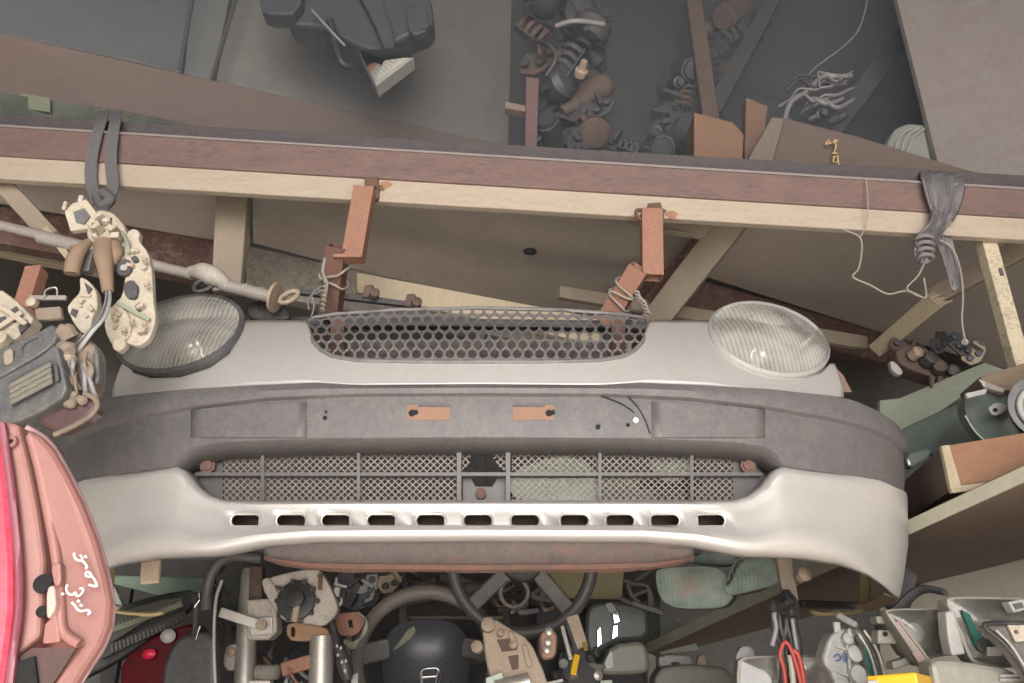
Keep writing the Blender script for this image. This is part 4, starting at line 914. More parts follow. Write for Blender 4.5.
# ================================================================== left clutter in front of the nose
# cream combination-switch unit hanging on the strap
cs = thing('switch_unit', 'dirty cream plastic switch unit with brown taped wires hanging from the strap', 'car part')
YC = 1.12
plate([(64, 212), (72, 203), (86, 199), (97, 213), (92, 228), (70, 231)], YC, 0.012, b=0.05).build('connector_frame', creampl, cs, bevel=0.002)
for pts in ([(73, 212), (84, 208), (90, 216), (84, 224), (76, 222)],):
    plate(pts, YC-0.002, 0.003, b=0.05).build('connector_window', grimepl, cs)
MB().box(P(66, 207, YC), (0.003, 0, 0), (0, 0.006, 0), (0, 0, 0.008)).build('lug', creampl, cs, bevel=0.001)
MB().box(P(82, 200, YC), (0.004, 0, 0), (0, 0.006, 0), (0, 0, 0.006)).build('lug', creampl, cs, bevel=0.001)
plate(roundpoly([(90, 214), (100, 209), (112, 212), (122, 222), (127, 234), (124, 248), (112, 246), (98, 246), (88, 240), (86, 232)], 1), YC+0.005, 0.03).build('switch_head', creampl, cs, bevel=0.004)
for x, y, r in ((106, 222, .008), (100, 232, .006), (114, 232, .007), (97, 238, .005)):
    MB().lathe(P(x, y, YC+0.004), (random.uniform(-.3, .3), -1, 0.3), [(0, r), (.008, r*.9), (.010, r*.5)], 10).build('boss', creampl, cs, smooth=35)
plate([(107, 219), (112, 217), (111, 226)], YC+0.003, 0.003).build('slit', oilyrust, cs)
plate(roundpoly([(126, 232), (134, 228), (140, 232), (138, 240), (148, 252), (152, 272), (153, 300), (156, 318), (150, 338), (138, 347), (124, 342), (112, 326), (106, 312), (114, 304), (122, 296), (126, 270), (124, 250)], 1), YC-0.005, 0.014).build('side_plate', creampl, cs, bevel=0.002)
for pts in ([(118, 262), (128, 258), (132, 268), (126, 276), (116, 274)], [(122, 284), (132, 279), (138, 286), (136, 298), (126, 298)], [(134, 305), (141, 302), (143, 307), (137, 311)], [(130, 257), (136, 255), (138, 260), (133, 262)]):
    o = plate(roundpoly(pts, 1), YC-0.012, 0.012).build('socket', oilydk, cs, bevel=0.001)
MB().lathe(P(124, 268, YC-0.014), (0.3, -1, 0.3), [(0, .006), (.003, .005)], 10).build('contact', greypl, cs)
plate(roundpoly([(79, 276), (88, 280), (96, 290), (98, 306), (92, 318), (90, 330), (82, 334), (74, 324), (66, 308), (72, 300), (80, 292)], 1), YC-0.01, 0.016, a=0.02).build('lower_bracket', creampl, cs, bevel=0.002)
plate([(84, 282), (92, 288), (88, 294)], YC-0.012, 0.003).build('slit', oilydk, cs); plate([(72, 308), (78, 310), (76, 318), (70, 314)], YC-0.013, 0.003).build('slit', oilydk, cs)
plate(roundpoly([(104, 308), (118, 304), (128, 312), (132, 330), (124, 344), (112, 346), (104, 330)], 1), YC-0.01, 0.018).build('lower_plate', creampl, cs, bevel=0.003)
plate(roundpoly([(112, 338), (124, 338), (126, 346), (118, 352), (112, 348)], 1), YC-0.012, 0.014).build('foot', creampl, cs, bevel=0.002)
for x, y in ((115, 318), (124, 330), (132, 322), (145, 260), (147, 285), (145, 325)):
    MB().lathe(P(x, y, YC-0.018), (0, -1, 0.2), [(0, .005), (.004, .004)], 8).build('rivet', castbrown, cs)
plate([(118, 300), (150, 318), (148, 321), (116, 304)], YC-0.013, 0.004).build('green_strip', wiregreen, cs)
rod([(122, 232, YC-.012), (128, 244, YC-.014), (128, 254, YC-.01)], 0.003, 6).build('wire', wiregreen, cs, smooth=60)
for pts, rr in (([(89, 242, YC), (80, 250, YC-.01), (74, 262, YC-.012), (72, 274, YC-.01)], [.007, .011, .013, .012]), ([(105, 246, YC-.008), (104, 258, YC-.022), (106, 274, YC-.024), (108, 292, YC-.02)], [.018, .015, .011, .009]), ([(114, 246, YC-.004), (116, 254, YC-.012), (112, 264, YC-.016)], [.012, .011, .006])):
    q = crom([P(*p) for p in pts], 6); k = len(q); MB().tube(q, [lin(list(zip([i*(k-1)/(len(rr)-1) for i in range(len(rr))], rr)), i) for i in range(k)], 10, up=(0, 1, 0)).build('taped_loom', tapem, cs, smooth=60)
for k, m in ((0, wirem), (1, blk), (2, wirem), (3, greypl)):
    rod([(107+k*0.8, 290, YC-.02), (106+k*1.2, 302, YC-.04), (100+k*1.4, 318, YC-.06), (88+k*1.4, 332, YC-.07), (76+k*0.6, 346+k*2, YC-.06)], 0.0026, 6).build('wire', m, cs, smooth=60)
MB().box(P(86, 262, YC+.012), (.012, 0, 0), (0, .008, 0), (0, 0, .02)).build('relay', grimepl, cs, bevel=.002)
for k in range(26):
    x, y = random.choice([(random.uniform(128, 150), random.uniform(250, 335)), (random.uniform(108, 126), random.uniform(312, 340)), (random.uniform(76, 92), random.uniform(288, 324)), (random.uniform(92, 120), random.uniform(216, 242))])
    s1, s2 = random.uniform(.002, .007), random.uniform(.0015, .005); a = random.uniform(-.9, .9); e = Vector((math.cos(a), 0, math.sin(a))); g = Vector((-math.sin(a), 0, math.cos(a)))
    MB().box(P(x, y, YC-.008), e*s1, (0, random.uniform(.004, .010), 0), g*s2).build('moulded_detail', random.choice([creampl, creampl, creampl, castbrown]), cs, bevel=.0006)
# second cream unit at the frame edge
c2 = thing('switch_unit', 'broken cream switch unit with square sockets lying behind the slate vent housing', 'car part')
plate([(-30, 290), (2, 290), (18, 302), (33, 318), (28, 328), (14, 340), (0, 336), (-30, 350)], 1.13, 0.03).build('body', creampl, c2, bevel=0.003)
for pts in ([(8, 312), (16, 306), (22, 314), (14, 322)], [(18, 326), (26, 319), (30, 324), (20, 334)], [(-2, 318), (5, 316), (6, 324), (-1, 328)]):
    plate(pts, 1.127, 0.004).build('socket', oilydk, c2)
for p0, p1 in (((0, 306), (26, 324)), ((-5, 330), (22, 312))): MB().bar(P(*p0, 1.122), P(*p1, 1.122), .008, .005, (0, 1, 0)).build('rib', creampl, c2, bevel=.001)
MB().lathe(P(2, 342, 1.11), (0, -1, .2), [(0, .014), (.012, .013), (.014, .008)], 12).build('boss', creampl, c2, smooth=35)
lv = thing('metal_lever', 'thin grey metal lever with a white knob behind the slate vent housing', 'car part')
MB().bar(P(30, 298, 1.16), P(66, 298, 1.15), .006, .008).build('arm', rodm, lv, bevel=.001)
MB().lathe(P(34, 304, 1.15), (0, -1, 0), [(0, .008), (.01, .008), (.012, .005)], 12).build('knob', creampl, lv, smooth=35)
plate([(34, 308), (60, 306), (62, 318), (36, 320)], 1.155, .01).build('bracket', dirtm, lv, bevel=.002)
rod([(44, 298, 1.15), (46, 290, 1.14), (56, 288, 1.14), (57, 298, 1.15)], .0015, 6).build('wire_clip', steel, lv)
tag(MB().bar(P(37, 270, 1.32), P(24, 312, 1.30), .03, .03, (0, 1, 0)).build('rusty_offcut', rustor, bevel=.002), 'rusty orange tube offcut behind the cream switch units', 'metal offcut')

# slate dashboard vent housing
vh = thing('vent_housing', 'dusty slate dashboard vent housing packed with dirty wires', 'car part')
YV = 1.04
plate(roundpoly([(-30, 362), (0, 348), (38, 332), (54, 322), (57, 340), (44, 352), (20, 366), (0, 378), (-30, 390)], 1), YV, 0.05, a=-0.03, b=-0.03).build('top_face', grimepl, vh, bevel=0.004)
plate(roundpoly([(-30, 388), (0, 378), (20, 367), (44, 353), (56, 342), (62, 366), (68, 394), (40, 412), (12, 424), (-30, 430)], 1), YV-0.015, 0.05, a=-0.03).build('front_face', grimepl, vh, bevel=0.004)
plate([(8, 382), (28, 370), (50, 360), (54, 380), (30, 396), (12, 407)], YV-0.019, 0.008, a=-0.03).build('vent_recess', blkdust, vh, bevel=0.001)
for k in range(4):
    y = 5.5*k; MB().bar(P(10+k*0.4, 386+y, YV-0.022), P(51+k*0.5, 364+y, YV-0.034), .0075, .004, (0.1, -1, 0.5)).build('slat', mat('dusty_vent_slat', (0.27, 0.25, 0.205), 0.6, 0, (0.17, 0.165, 0.15), 30, .7), vh, bevel=.001)
plate(roundpoly([(3, 352), (12, 347), (13, 362), (4, 366)], 1), YV-0.006, 0.006).build('window', mat('dusty_tan_window', (0.33, 0.29, 0.22), .5, 0, (.24, .21, .17), 20, .6), vh, bevel=.001)
out = roundpoly([(20, 345), (42, 334), (43, 348), (22, 358)], 1); MB().ring(shape(out, YV-0.004), shape(scale_pts(out, .9), YV-0.004), (0, .006, 0)).build('raised_border', grimepl, vh)
plate(roundpoly([(54, 362), (57, 366), (59, 380), (55, 382)], 1), YV-0.033, 0.006).build('side_clip', blkdust, vh, bevel=.001)
plate(roundpoly([(54, 324), (62, 322), (76, 330), (90, 340), (98, 352), (98, 380), (92, 392), (76, 400), (66, 396), (60, 366)], 1), YV+0.02, 0.03, a=0.02).build('wire_nest_backing', dirtm, vh, bevel=.006)
for k in range(14):
    x = random.uniform(62, 88); y = random.uniform(345, 372)
    rod([(x, y, YV+.005), (x+random.uniform(-4, 8), y+12, YV-.008), (x+random.uniform(0, 12), y+random.uniform(22, 34), YV+.005)], random.choice([.002, .003]), 6).build('wire', random.choice([dirtm, wirem, tapem, dirtm]), vh, smooth=60)
plate(roundpoly([(92, 348), (98, 350), (99, 382), (93, 386)], 1), YV+.005, .02).build('side_rim', grimepl, vh, bevel=.003)
for x, y in ((63, 348), (70, 338), (66, 356)):
    MB().lathe(P(x, y, YV+.005), rnd_axis(), [(0, .012), (.014, .014), (.02, .009)], 9).build('plug', random.choice([dirtm, castbrown]), vh, smooth=35)
# smoked lens below it
sl = thing('smoked_lens', 'smoked maroon lamp lens with a dusty rim against the black bumper strip', 'lamp')
out = roundpoly([(34, 420), (44, 410), (60, 402), (84, 396), (94, 400), (96, 410), (84, 420), (56, 434)], 1)
plate(out, YV+0.0, .03).build('lens', brownlens, sl, bevel=.006)
MB().tube(crom([P(x, y, YV-.004) for x, y in [(54, 435), (74, 426), (90, 416), (97, 406), (94, 398), (84, 394)]], 5), .004, 6).build('rim', dirtm, sl, smooth=60)
for k in range(9): MB().lathe(P(random.uniform(58, 84), random.uniform(394, 404), YV-.004), rnd_axis(), [(0, .004), (.006, .007), (.01, .003)], 7).build('dirt_lump', dirtm, sl, smooth=60)
tag(plate([(20, 420), (34, 416), (36, 440), (24, 436)], YV+.03, .02).build('green_tab', wiregreen, bevel=.002), 'small green tab between the vent housing and the pink lamp', 'tab')

# big pink-backed tail lamp
tl = thing('tail_lamp', 'big faded pink tail lamp body with red lens and white handwriting', 'lamp')
YP = 0.84
flange = [(-40, 412), (0, 420), (18, 424), (22, 440), (29, 470), (37, 510), (44, 560), (43, 600), (40, 636), (28, 646), (12, 658), (8, 700), (-40, 700)]
plate(flange, YP, .03, a=.02).build('flange', pinkpl, tl, bevel=.004)
wing = [(24, 428), (40, 436), (52, 448), (66, 472), (82, 504), (96, 540), (106, 576), (111, 602), (109, 626), (101, 646), (88, 666), (64, 705), (40, 705), (62, 672), (78, 647), (58, 642), (55, 600), (52, 560), (45, 510), (36, 470)]
plate(wing, YP+.006, .012, a=.05).build('wing', pinkpl, tl, bevel=.006)
rimp = [(26, 427), (41, 435), (54, 448), (68, 472), (84, 504), (98, 540), (108, 576), (113, 602), (111, 627), (103, 648), (90, 668), (66, 705)]
MB().tube(crom([P(x, y, YP+.012+.05*(x-65)/100) for x, y in rimp], 3), .0030, 6).build('seal', pinkrim, tl, smooth=60)
rid = [(31, 436), (40, 470), (48, 510), (57, 560), (60, 600), (62, 628), (70, 638), (80, 644)]
MB().tube(crom([P(x, y, YP+.002) for x, y in rid], 4), .0055, 8).build('ridge', pinkpl, tl, smooth=60)
plate([(-40, 405), (130, 405), (90, 660), (60, 705), (-40, 705)][:1]+[(-40, 430), (40, 445), (90, 560), (98, 630), (60, 700), (-40, 700)], YP+.045, .02).build('back_shell', mat('shaded_pink_plastic', (0.5, 0.2, 0.18), .5, 0, (.42, .17, .15), 6, .5), tl)
lens = [(-40, 420), (-4, 426), (4, 460), (10, 500), (14, 560), (14, 610), (8, 660), (2, 700), (-40, 700)]
plate(lens, YP-.012, .03, a=.02).build('red_lens', redlens, tl, bevel=.006)
MB().tube(crom([P(x, y, YP-.008) for x, y in [(2, 424), (9, 470), (15, 520), (19, 570), (19, 610), (14, 650), (8, 700)]], 4), .0045, 6).build('lens_border', mat('mauve_lens_border', (.25, .07, .10), .4, 0, (.3, .12, .13), 9, .5), tl, smooth=60)
MB().torus(P(11, 442, YP-.004), (0, -1, .2), .005, .0024, 16, 6).build('screw_boss', pinkpl, tl, smooth=60)
MB().lathe(P(11, 443, YP-.0035), (0, -1, 0), [(0, .0042), (.001, .004)], 12).build('screw_hole', darkhole, tl)
for x, y, r in ((44, 584, .010), (43, 612, .006)):
    MB().lathe(P(x, y, YP-.004), (0.1, -1, .2), [(0, r), (.0035, r*.95), (.004, r*.7)], 16).build('socket_hole', darkhole, tl, smooth=40)
plate(roundpoly([(46, 588), (54, 584), (56, 608), (46, 622)], 1), YP-.012, .02).build('clip', mat('pale_pink_plastic', (.68, .42, .36), .45, 0, (.6, .36, .3), 8, .5), tl, bevel=.002)
plate(roundpoly([(50, 566), (60, 560), (61, 584), (54, 588)], 1), YP-.008, .01).build('upper_clip', pinkpl, tl, bevel=.002)
plate([(44, 624), (56, 612), (60, 642), (42, 644)], YP-.004, .01).build('lower_clip', pinkpl, tl, bevel=.002)
plate([(12, 662), (32, 648), (76, 648), (58, 676), (38, 705), (9, 705)], YP-.001, .004).build('bulb_recess', mat('recess_shade_brown', (.10, .055, .05), .6, 0, (.05, .03, .03), 9, .6), tl)  # flat dark plate, the shade of the recess is in its colour
plate([(12, 664), (34, 656), (38, 690), (30, 705), (10, 705)], YP-.006, .004).build('recess_shade', darkhole, tl, bevel=.001)  # black plate deepening the painted shade of the recess
mb = MB(); Z = lambda x, y: (x/5.14, 550+y/5.14)
for st_ in ([(380, 15), (385, 38), (400, 52), (420, 54), (422, 38), (412, 24)], [(425, 56), (440, 72), (447, 90), (438, 96)], [(438, 128), (446, 112), (462, 118), (470, 132), (456, 138), (440, 130)], [(470, 132), (486, 152), (497, 186), (455, 178)],
            [(346, 178), (340, 200), (350, 222), (372, 230), (386, 218), (396, 236), (414, 230), (428, 208), (420, 196), (408, 200)], [(368, 268), (384, 284), (400, 306), (420, 314), (448, 308), (464, 322), (450, 332)]):
    mb.tube(crom([P(*Z(x, y), YP-.002+.05*(x/5.14-75)/100) for x, y in st_], 4), .0012, 5)
for x, y in ((441, 34), (322, 226), (404, 262), (418, 284)): mb.lathe(P(*Z(x, y), YP-.001), (0, -1, 0), [(-.003, .0014), (.001, .0014)], 8)
mb.build('handwriting', whitepaint, tl, smooth=60)

# ================================================================== bench and clutter below the nose
wbench = thing('parts_bench', 'rough wooden bench under the heap of steering parts', 'bench')
for k in range(6):
    x0 = -1.35+k*0.28; MB().box((x0+.138, 1.98, 1.31), (.136, 0, 0), (0, .52, 0), (0, 0, .015)).build('plank', wooddark, wbench, bevel=.003)
for x, y in ((-1.3, 1.5), (.28, 1.5), (-1.3, 2.45), (.28, 2.45)): MB().box((x, y, .647), (.03, 0, 0), (0, .03, 0), (0, 0, .647)).build('leg', woodgrey, wbench, bevel=.003)
# backdrop shelf behind the clutter
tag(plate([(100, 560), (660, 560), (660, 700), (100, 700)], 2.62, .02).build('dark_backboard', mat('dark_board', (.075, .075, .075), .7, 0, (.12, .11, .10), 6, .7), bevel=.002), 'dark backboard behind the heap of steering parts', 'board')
# pale box behind the upper wheel
pb = tag(plate([(540, 569), (624, 572), (622, 600), (540, 598)], 2.48, .10).build('cardboard_box', mat('pale_ochre_card', (.50, .44, .27), .8, 0, (.40, .35, .22), 6, .6), bevel=.003), 'pale ochre carton behind the upper steering wheel', 'box')
tag(plate([(530, 598), (660, 600), (660, 608), (530, 606)], 2.44, .16).build('carton_shelf', oilydk, bevel=.003), 'dark narrow shelf under the pale ochre carton', 'shelf')
tag(plate([(536, 606), (560, 606), (560, 700), (536, 700)], 2.46, .06).build('carton_shelf_support', oilydk, bevel=.003), 'dark upright holding the narrow shelf under the ochre carton', 'support')

# black radiator grille standing beside the pink lamp
rgz = thing('radiator_grille', 'black plastic car grille with ribbed strips beside the pink lamp', 'car part')
YG = 1.86
plate(roundpoly([(78, 640), (96, 622), (118, 606), (160, 594), (196, 589), (194, 606), (150, 640), (112, 664), (60, 690), (60, 660)], 1), YG, .03, a=.1).build('surround', blk, rgz, bevel=.004)
plate([(102, 630), (120, 612), (160, 600), (184, 597), (150, 618), (112, 642)], YG-.02, .006, a=.1).build('recess', mat('olive_black_insert', (.06, .06, .05), .5), rgz)
rib = mat('dusty_green_ribs', (.20, .21, .15), .5, 0, (.12, .125, .095), 30, .6)
def ribrow(p0, p1, n_, h0, h1, m, Yo):
    for k in range(n_):
        t = k/(n_-1); x = p0[0]+(p1[0]-p0[0])*t; y = p0[1]+(p1[1]-p0[1])*t; h = h0+(h1-h0)*t; Y = YG-.03+Yo+.1*(x-125)/100
        MB().bar(P(x, y-h/2, Y), P(x+1, y+h/2, Y), .006, .006, (0, 1, 0)).build('rib', m, rgz)
ribrow((114, 627), (180, 601), 18, 6, 4, rib, 0); ribrow((118, 618), (154, 606), 10, 5, 4, rib, .005); ribrow((112, 648), (176, 622), 17, 8, 5, blkdust, -.002)
MB().bar(P(108, 632, YG-.05), P(182, 604, YG+.02), .012, .008, (0, 1, 0)).build('rail', rib, rgz); MB().bar(P(100, 655, YG-.05), P(186, 615, YG+.03), .02, .008, (0, 1, 0)).build('rail', blk, rgz)
gbr = thing('green_bar', 'mint green bar behind the black car grille', 'car part')
MB().bar(P(130, 583, 2.115), Vector((P(130, 583, 2.115).x, 2.115, 1.327)), .02, .02, (0, 1, 0)).build('stem', oilydk, gbr)
plate([(100, 575), (210, 578), (204, 592), (160, 596), (112, 584)], 2.1, .03).build('bar', mat('mint_green_bar', (.30, .40, .32), .5, 0, (.2, .28, .23), 12, .6), gbr, bevel=.003)
tag(plate([(108, 582), (114, 586), (124, 610), (116, 612)], 1.9, .02).build('green_prong', greenlamp, bevel=.002), 'pale green prong above the black car grille', 'car part')
# dark red tail lamp below
rl = thing('dark_tail_lamp', 'dark red tail lamp with a clear reversing window behind the black grille', 'lamp')
plate(roundpoly([(120, 660), (160, 632), (196, 622), (206, 640), (190, 668), (150, 700), (120, 700)], 1), 1.86, .05).build('lens', redglow, rl, bevel=.006)
MB().dome(shape(oval(168, 636, 8, 7, -30, 24), 1.845), (0, -1, 0), .01, 3).build('reversing_window', greypl, rl, smooth=60)
MB().dome(shape(oval(149, 654, 7, 5, -20, 24), 1.845), (0, -1, 0), .006, 3).build('bright_reflector', redlens, rl, smooth=60)
tag(plate(roundpoly([(160, 690), (164, 660), (178, 636), (206, 630), (214, 640), (214, 705), (160, 705)], 1), 1.80, .05).build('black_cowl', blk, bevel=.008), 'smooth black plastic cowl beside the alloy steering column', 'car part')
ch = thing('chrome_strip', 'short bright chrome strip above the smooth black cowl', 'trim')
plate([(191, 594), (199, 592), (200, 600), (194, 608)], 1.79, .006).build('tip', bluechrome, ch, bevel=.001); plate([(191, 634), (196, 625), (200, 626), (196, 640)], 1.79, .006).build('lower_tip', bluechrome, ch, bevel=.001)
MB().bar(P(197, 596, 1.797), P(195, 634, 1.797), .008, .006, (0, 1, 0)).build('spine', blk, ch)

# black door seal arc
hose([(262, 558, 1.78), (232, 556, 1.78), (216, 566, 1.79), (208, 586, 1.80), (206, 610, 1.80)], .012, leather, 'thick black rubber seal curving beside the alloy column', None, 'rubber_seal')
hose([(222, 580, 1.80), (216, 600, 1.80), (214, 640, 1.80), (216, 700, 1.80)], .004, rodm, 'thin grey cable hanging down beside the alloy column', None, 'cable')
# alloy steering column
sc_ = thing('steering_column', 'alloy steering column tube with clamp box and pale lever', 'car part')
YS = 1.95
MB().tube([P(250, 570, YS+.03), P(246, 640, YS), P(244, 720, YS-.03)], [.02, .024, .024], 16).build('tube', steel, sc_, smooth=40)
plate([(246, 600), (276, 598), (277, 632), (268, 640), (246, 640)], YS-.03, .05).build('clamp_box', castal, sc_, bevel=.004)
plate([(249, 618), (272, 616), (273, 634), (250, 636)], YS-.036, .01).build('clamp_face', steel, sc_, bevel=.002)
MB().bar(P(220, 612, YS-.05), P(263, 626, YS-.045), .022, .008, (0, 1, 0)).build('lever', mat('pale_zinc', (.62, .59, .53), .4, .3, (.5, .46, .4), 14, .6), sc_, bevel=.002)
MB().lathe(P(261, 625, YS-.052), (0, -1, 0), [(0, .012), (.006, .012), (.007, .007), (.010, .007)], 14).build('lever_bolt', castbrown, sc_, smooth=35)
plate([(250, 566), (262, 566), (262, 602), (248, 602)], YS-.01, .03).build('upper_bracket', oilyrust, sc_, bevel=.003)
plate(roundpoly([(226, 645), (238, 643), (240, 668), (228, 672), (222, 664)], 1), YS-.02, .03).build('ignition_lug', castal, sc_, bevel=.004)
MB().lathe(P(232, 652, YS-.022), (0, -1, 0), [(0, .010), (.008, .010), (.01, .006)], 12).build('ignition_barrel', castbrown, sc_, smooth=35)
MB().lathe(P(258, 672, YS-.03), (1, -.3, 0), [(0, .016), (.05, .016), (.055, .008)], 12).build('cross_tube', steel, sc_, smooth=35)
plate([(236, 680), (270, 680), (274, 705), (230, 705)], YS-.035, .03).build('mount_plate', steel, sc_, bevel=.003)
# engine wiring behind
for k in range(16):
    x = random.uniform(212, 262); y = random.uniform(560, 670)
    hose([(x, y, 2.06), (x+random.uniform(-12, 16), y+14, 2.02), (x+random.uniform(-12, 18), y+30, 2.05)], random.choice([.003, .005, .007]), random.choice([oily, oilydk, oilyrust, wirem]), 'greasy wire loop behind the alloy steering column', 'wire loops behind the column', 'wire_loop')

# steering column switch with stalk
sk = thing('stalk_switch', 'chalky cast switch plate with black hub and rusty clamp on a column', 'car part')
YK = 1.88
plate(roundpoly([(266, 578), (298, 570), (318, 568), (328, 582), (336, 600), (338, 612), (328, 624), (312, 630), (300, 626), (288, 618), (272, 602), (262, 590)], 1), YK, .03).build('cast_plate', castal, sk, bevel=.004)
plate(roundpoly([(260, 580), (270, 576), (290, 618), (284, 622), (268, 600)], 1), YK-.006, .02).build('cast_arm', castal, sk, bevel=.004)
MB().lathe(P(297, 601, YK-.002), (0, -1, .2), [(0, .044), (.012, .044), (.014, .040), (.014, .022), (.024, .020), (.026, .015)], 24).build('hub', blk, sk, smooth=35)
for k in range(10):
    a = 2*math.pi*k/10; MB().box(P(297, 601, YK-.004)+Vector((math.cos(a)*.044, -.004, math.sin(a)*.044)), (.005, 0, 0), (0, .006, 0), (0, 0, .005)).build('hub_tooth', blk, sk, bevel=.001)
MB().tube([P(297, 604, YK-.02), P(294, 622, YK-.02)], .009, 10).build('spindle', castbrown, sk, smooth=40)
for x, y in ((318, 601), (304, 582), (320, 576), (277, 588)): MB().lathe(P(x, y, YK-.001), (0, -1, .1), [(0, .006), (.003, .006), (.0035, .004)], 10).build('screw', oilyrust, sk)
plate([(318, 574), (323, 574), (322, 590), (318, 590)], YK-.003, .004).build('rust_streak', rustbr, sk)
plate(roundpoly([(287, 624), (296, 622), (328, 628), (330, 638), (326, 640), (292, 642), (286, 634)], 1), YK-.01, .03).build('clamp', mat('tan_rust', (.36, .23, .14), .7, .1, (.28, .15, .09), 16, .7, bump=.2), sk, bevel=.003)
plate(roundpoly([(291, 627), (295, 627), (295, 637), (291, 637)], 1), YK-.012, .004).build('clamp_slot', darkhole, sk)
MB().tube([P(322, 636, YK+.005), P(321, 670, YK+.005), P(320, 720, YK+.005)], .027, 18).build('column_tube', steel, sk, smooth=40)
MB().bar(P(282, 670, YK), P(316, 660, YK), .03, .02, (0, 1, 0)).build('lower_clamp', rustor, sk, bevel=.004)
rod([(288, 668, YK-.02), (296, 682, YK-.02), (310, 700, YK-.02)], .003, 6).build('wire', rustor, sk, smooth=60)
stk = MB(); stk.tube(crom([P(332, 622, YK-.03), P(337, 642, YK-.04), P(342, 656, YK-.045), P(348, 680, YK-.05)], 5), [.008]*4+[.010]*3+[.014]*4+[.016]*3+[.014, .010], 10); so = stk.build('stalk', blk, sk, smooth=50)
for x, y in ((337, 646), (341, 648), (338, 655), (342, 662), (346, 661), (345, 671)): MB().box(P(x, y, YK-.062), (.0022, 0, 0), (0, .002, 0), (0, 0, .003)).build('stalk_symbol', greypl, so)
plate([(352, 675), (358, 672), (358, 700), (348, 700)], YK, .02).build('white_block', greypl, sk, bevel=.002)
# rusty relay bracket with wires
rb = thing('relay_bracket', 'orange rusty bracket with looped green wire beside the steering wheel', 'car part')
plate(roundpoly([(334, 614), (360, 611), (366, 622), (356, 636), (338, 636)], 1), 1.98, .02).build('plate', rustor, rb, bevel=.002)
MB().bar(P(350, 630, 1.995), Vector((P(350, 630, 1.995).x, 1.995, 1.327)), .012, .01, (0, 1, 0)).build('stem', oilyrust, rb)
plate([(348, 620), (352, 620), (353, 628), (349, 627)], 1.978, .004).build('slot', darkhole, rb)
for k in range(4): rod([(358, 612+k, 1.96), (366, 620, 1.95), (366-k, 632, 1.95), (354, 642+k*2, 1.96), (344, 640+k, 1.96)], .0022, 6).build('wire', [wiregreen, castbrown, wiregreen, wirem][k], rb, smooth=60)
for n_, (x, y) in enumerate(((350, 582), (368, 588), (376, 600), (392, 580), (352, 600), (340, 590))):
    p = P(x, y, 2.2); t = bracket(p, .045, [oily, greypl, oilydk, castbrown, oily, steel][n_], ['oily grey', 'pale grey', 'black grimy', 'tan', 'oily grey', 'bright steel'][n_]+' bracket wedged behind the chalky switch plate', 'loose brackets behind the switch plate', random.uniform(-1.5, 1.5), random.uniform(-.6, .6))

for k in range(14):
    x = random.uniform(488, 548); y = random.uniform(574, 606)
    hose([(x, y, 2.30), (x+random.uniform(-8, 10), y+9, 2.26), (x+random.uniform(0, 18), y+random.uniform(2, 16), 2.29)], random.choice([.004, .006, .008]), random.choice([oily, wirem, oilydk, oilyrust, castbrown]), 'tangled cable loop behind the bare older steering wheel', 'cable loops behind the older wheel', 'cable_loop')
for k in range(12):
    x = random.uniform(262, 300); y = random.uniform(644, 684)
    hose([(x, y, 2.02), (x+random.uniform(-8, 10), y+9, 1.99), (x+random.uniform(0, 14), y+random.uniform(2, 18), 2.02)], random.choice([.003, .005, .007]), random.choice([oily, wirem, oilydk, rustor, greenlamp]), 'loose wire loop below the rusty clamp of the switch plate', 'wire loops below the clamp', 'wire_loop')
# steering wheels
def steering_wheel(cx, cy, R, Y, nrm, label, rimmat, r_tube=.016, hub=None):
    w = thing('steering_wheel', label, 'steering wheel'); c_ = P(cx, cy, Y); nrm = Vector(nrm).normalized()
    MB().torus(c_, nrm, R, r_tube, 64, 12, u=(1, 0, 0)).build('rim', rimmat, w, smooth=80)
    return w, c_, nrm
w1, c1, n1 = steering_wheel(426, 662, .175, 2.15, (0.06, -1, -.32), 'steering wheel with airbag cover and square chrome emblem', rimworn, .019)
ux = Vector((1, 0, 0)); ux = (ux-n1*ux.dot(n1)).normalized(); uz = ux.cross(n1); uz = uz if uz.z > 0 else -uz
W_ = lambda a, b, o=0: c1+ux*a+uz*b+n1*o
pad = roundpoly([(-.11, .06), (-.06, .105), (.06, .105), (.11, .06), (.11, -.06), (.06, -.10), (-.06, -.10), (-.11, -.06)], 2)
pd = MB().dome([W_(a, b, .0) for a, b in pad], n1, .045, 6, 2.6).build('airbag_cover', navypl, w1, smooth=70)
MB().grid([[W_(a, b, .0) for a, b in pad], [W_(a*.8, b*.8, -.05) for a, b in pad]], True).build('cover_side', navypl, w1, smooth=60)
for p0, p1, w0 in (((-.09, .04), (-.172, .02), .05), ((.09, .04), (.172, .02), .05), ((-.06, -.08), (-.10, -.145), .04), ((.06, -.08), (.10, -.145), .04)):
    MB().bar(W_(*p0, .008), W_(*p1, .0), w0, .02, n1).build('spoke', grimepl if p0[0] < 0 and p0[1] > 0 else leather, w1, bevel=.006)
MB().slab([W_(a, b, .03) for a, b in ((-.085, .035), (-.05, .085), (-.03, .10), (-.022, .085), (-.045, .055))], -n1*.02).build('spoke_trim', olive, w1, bevel=.004)
em = oval(.0, -.0, .062, .052, 0, 40); MB().tube([W_(a, b-.02, .041) for a, b in em]+[W_(em[0][0], em[0][1]-.02, .041)], .0016, 6).build('emblem_groove', blkdust, pd, smooth=60)
sq = roundpoly([(-.026, .002), (.026, .006), (.024, -.042), (-.020, -.046)], 2); sqq = [W_(a+.012, b-.004, .048) for a, b in sq]
MB().tube(sqq+[sqq[0], sqq[1]], .0022, 8, False).build('emblem', chrome, pd, smooth=60)
mb = MB()
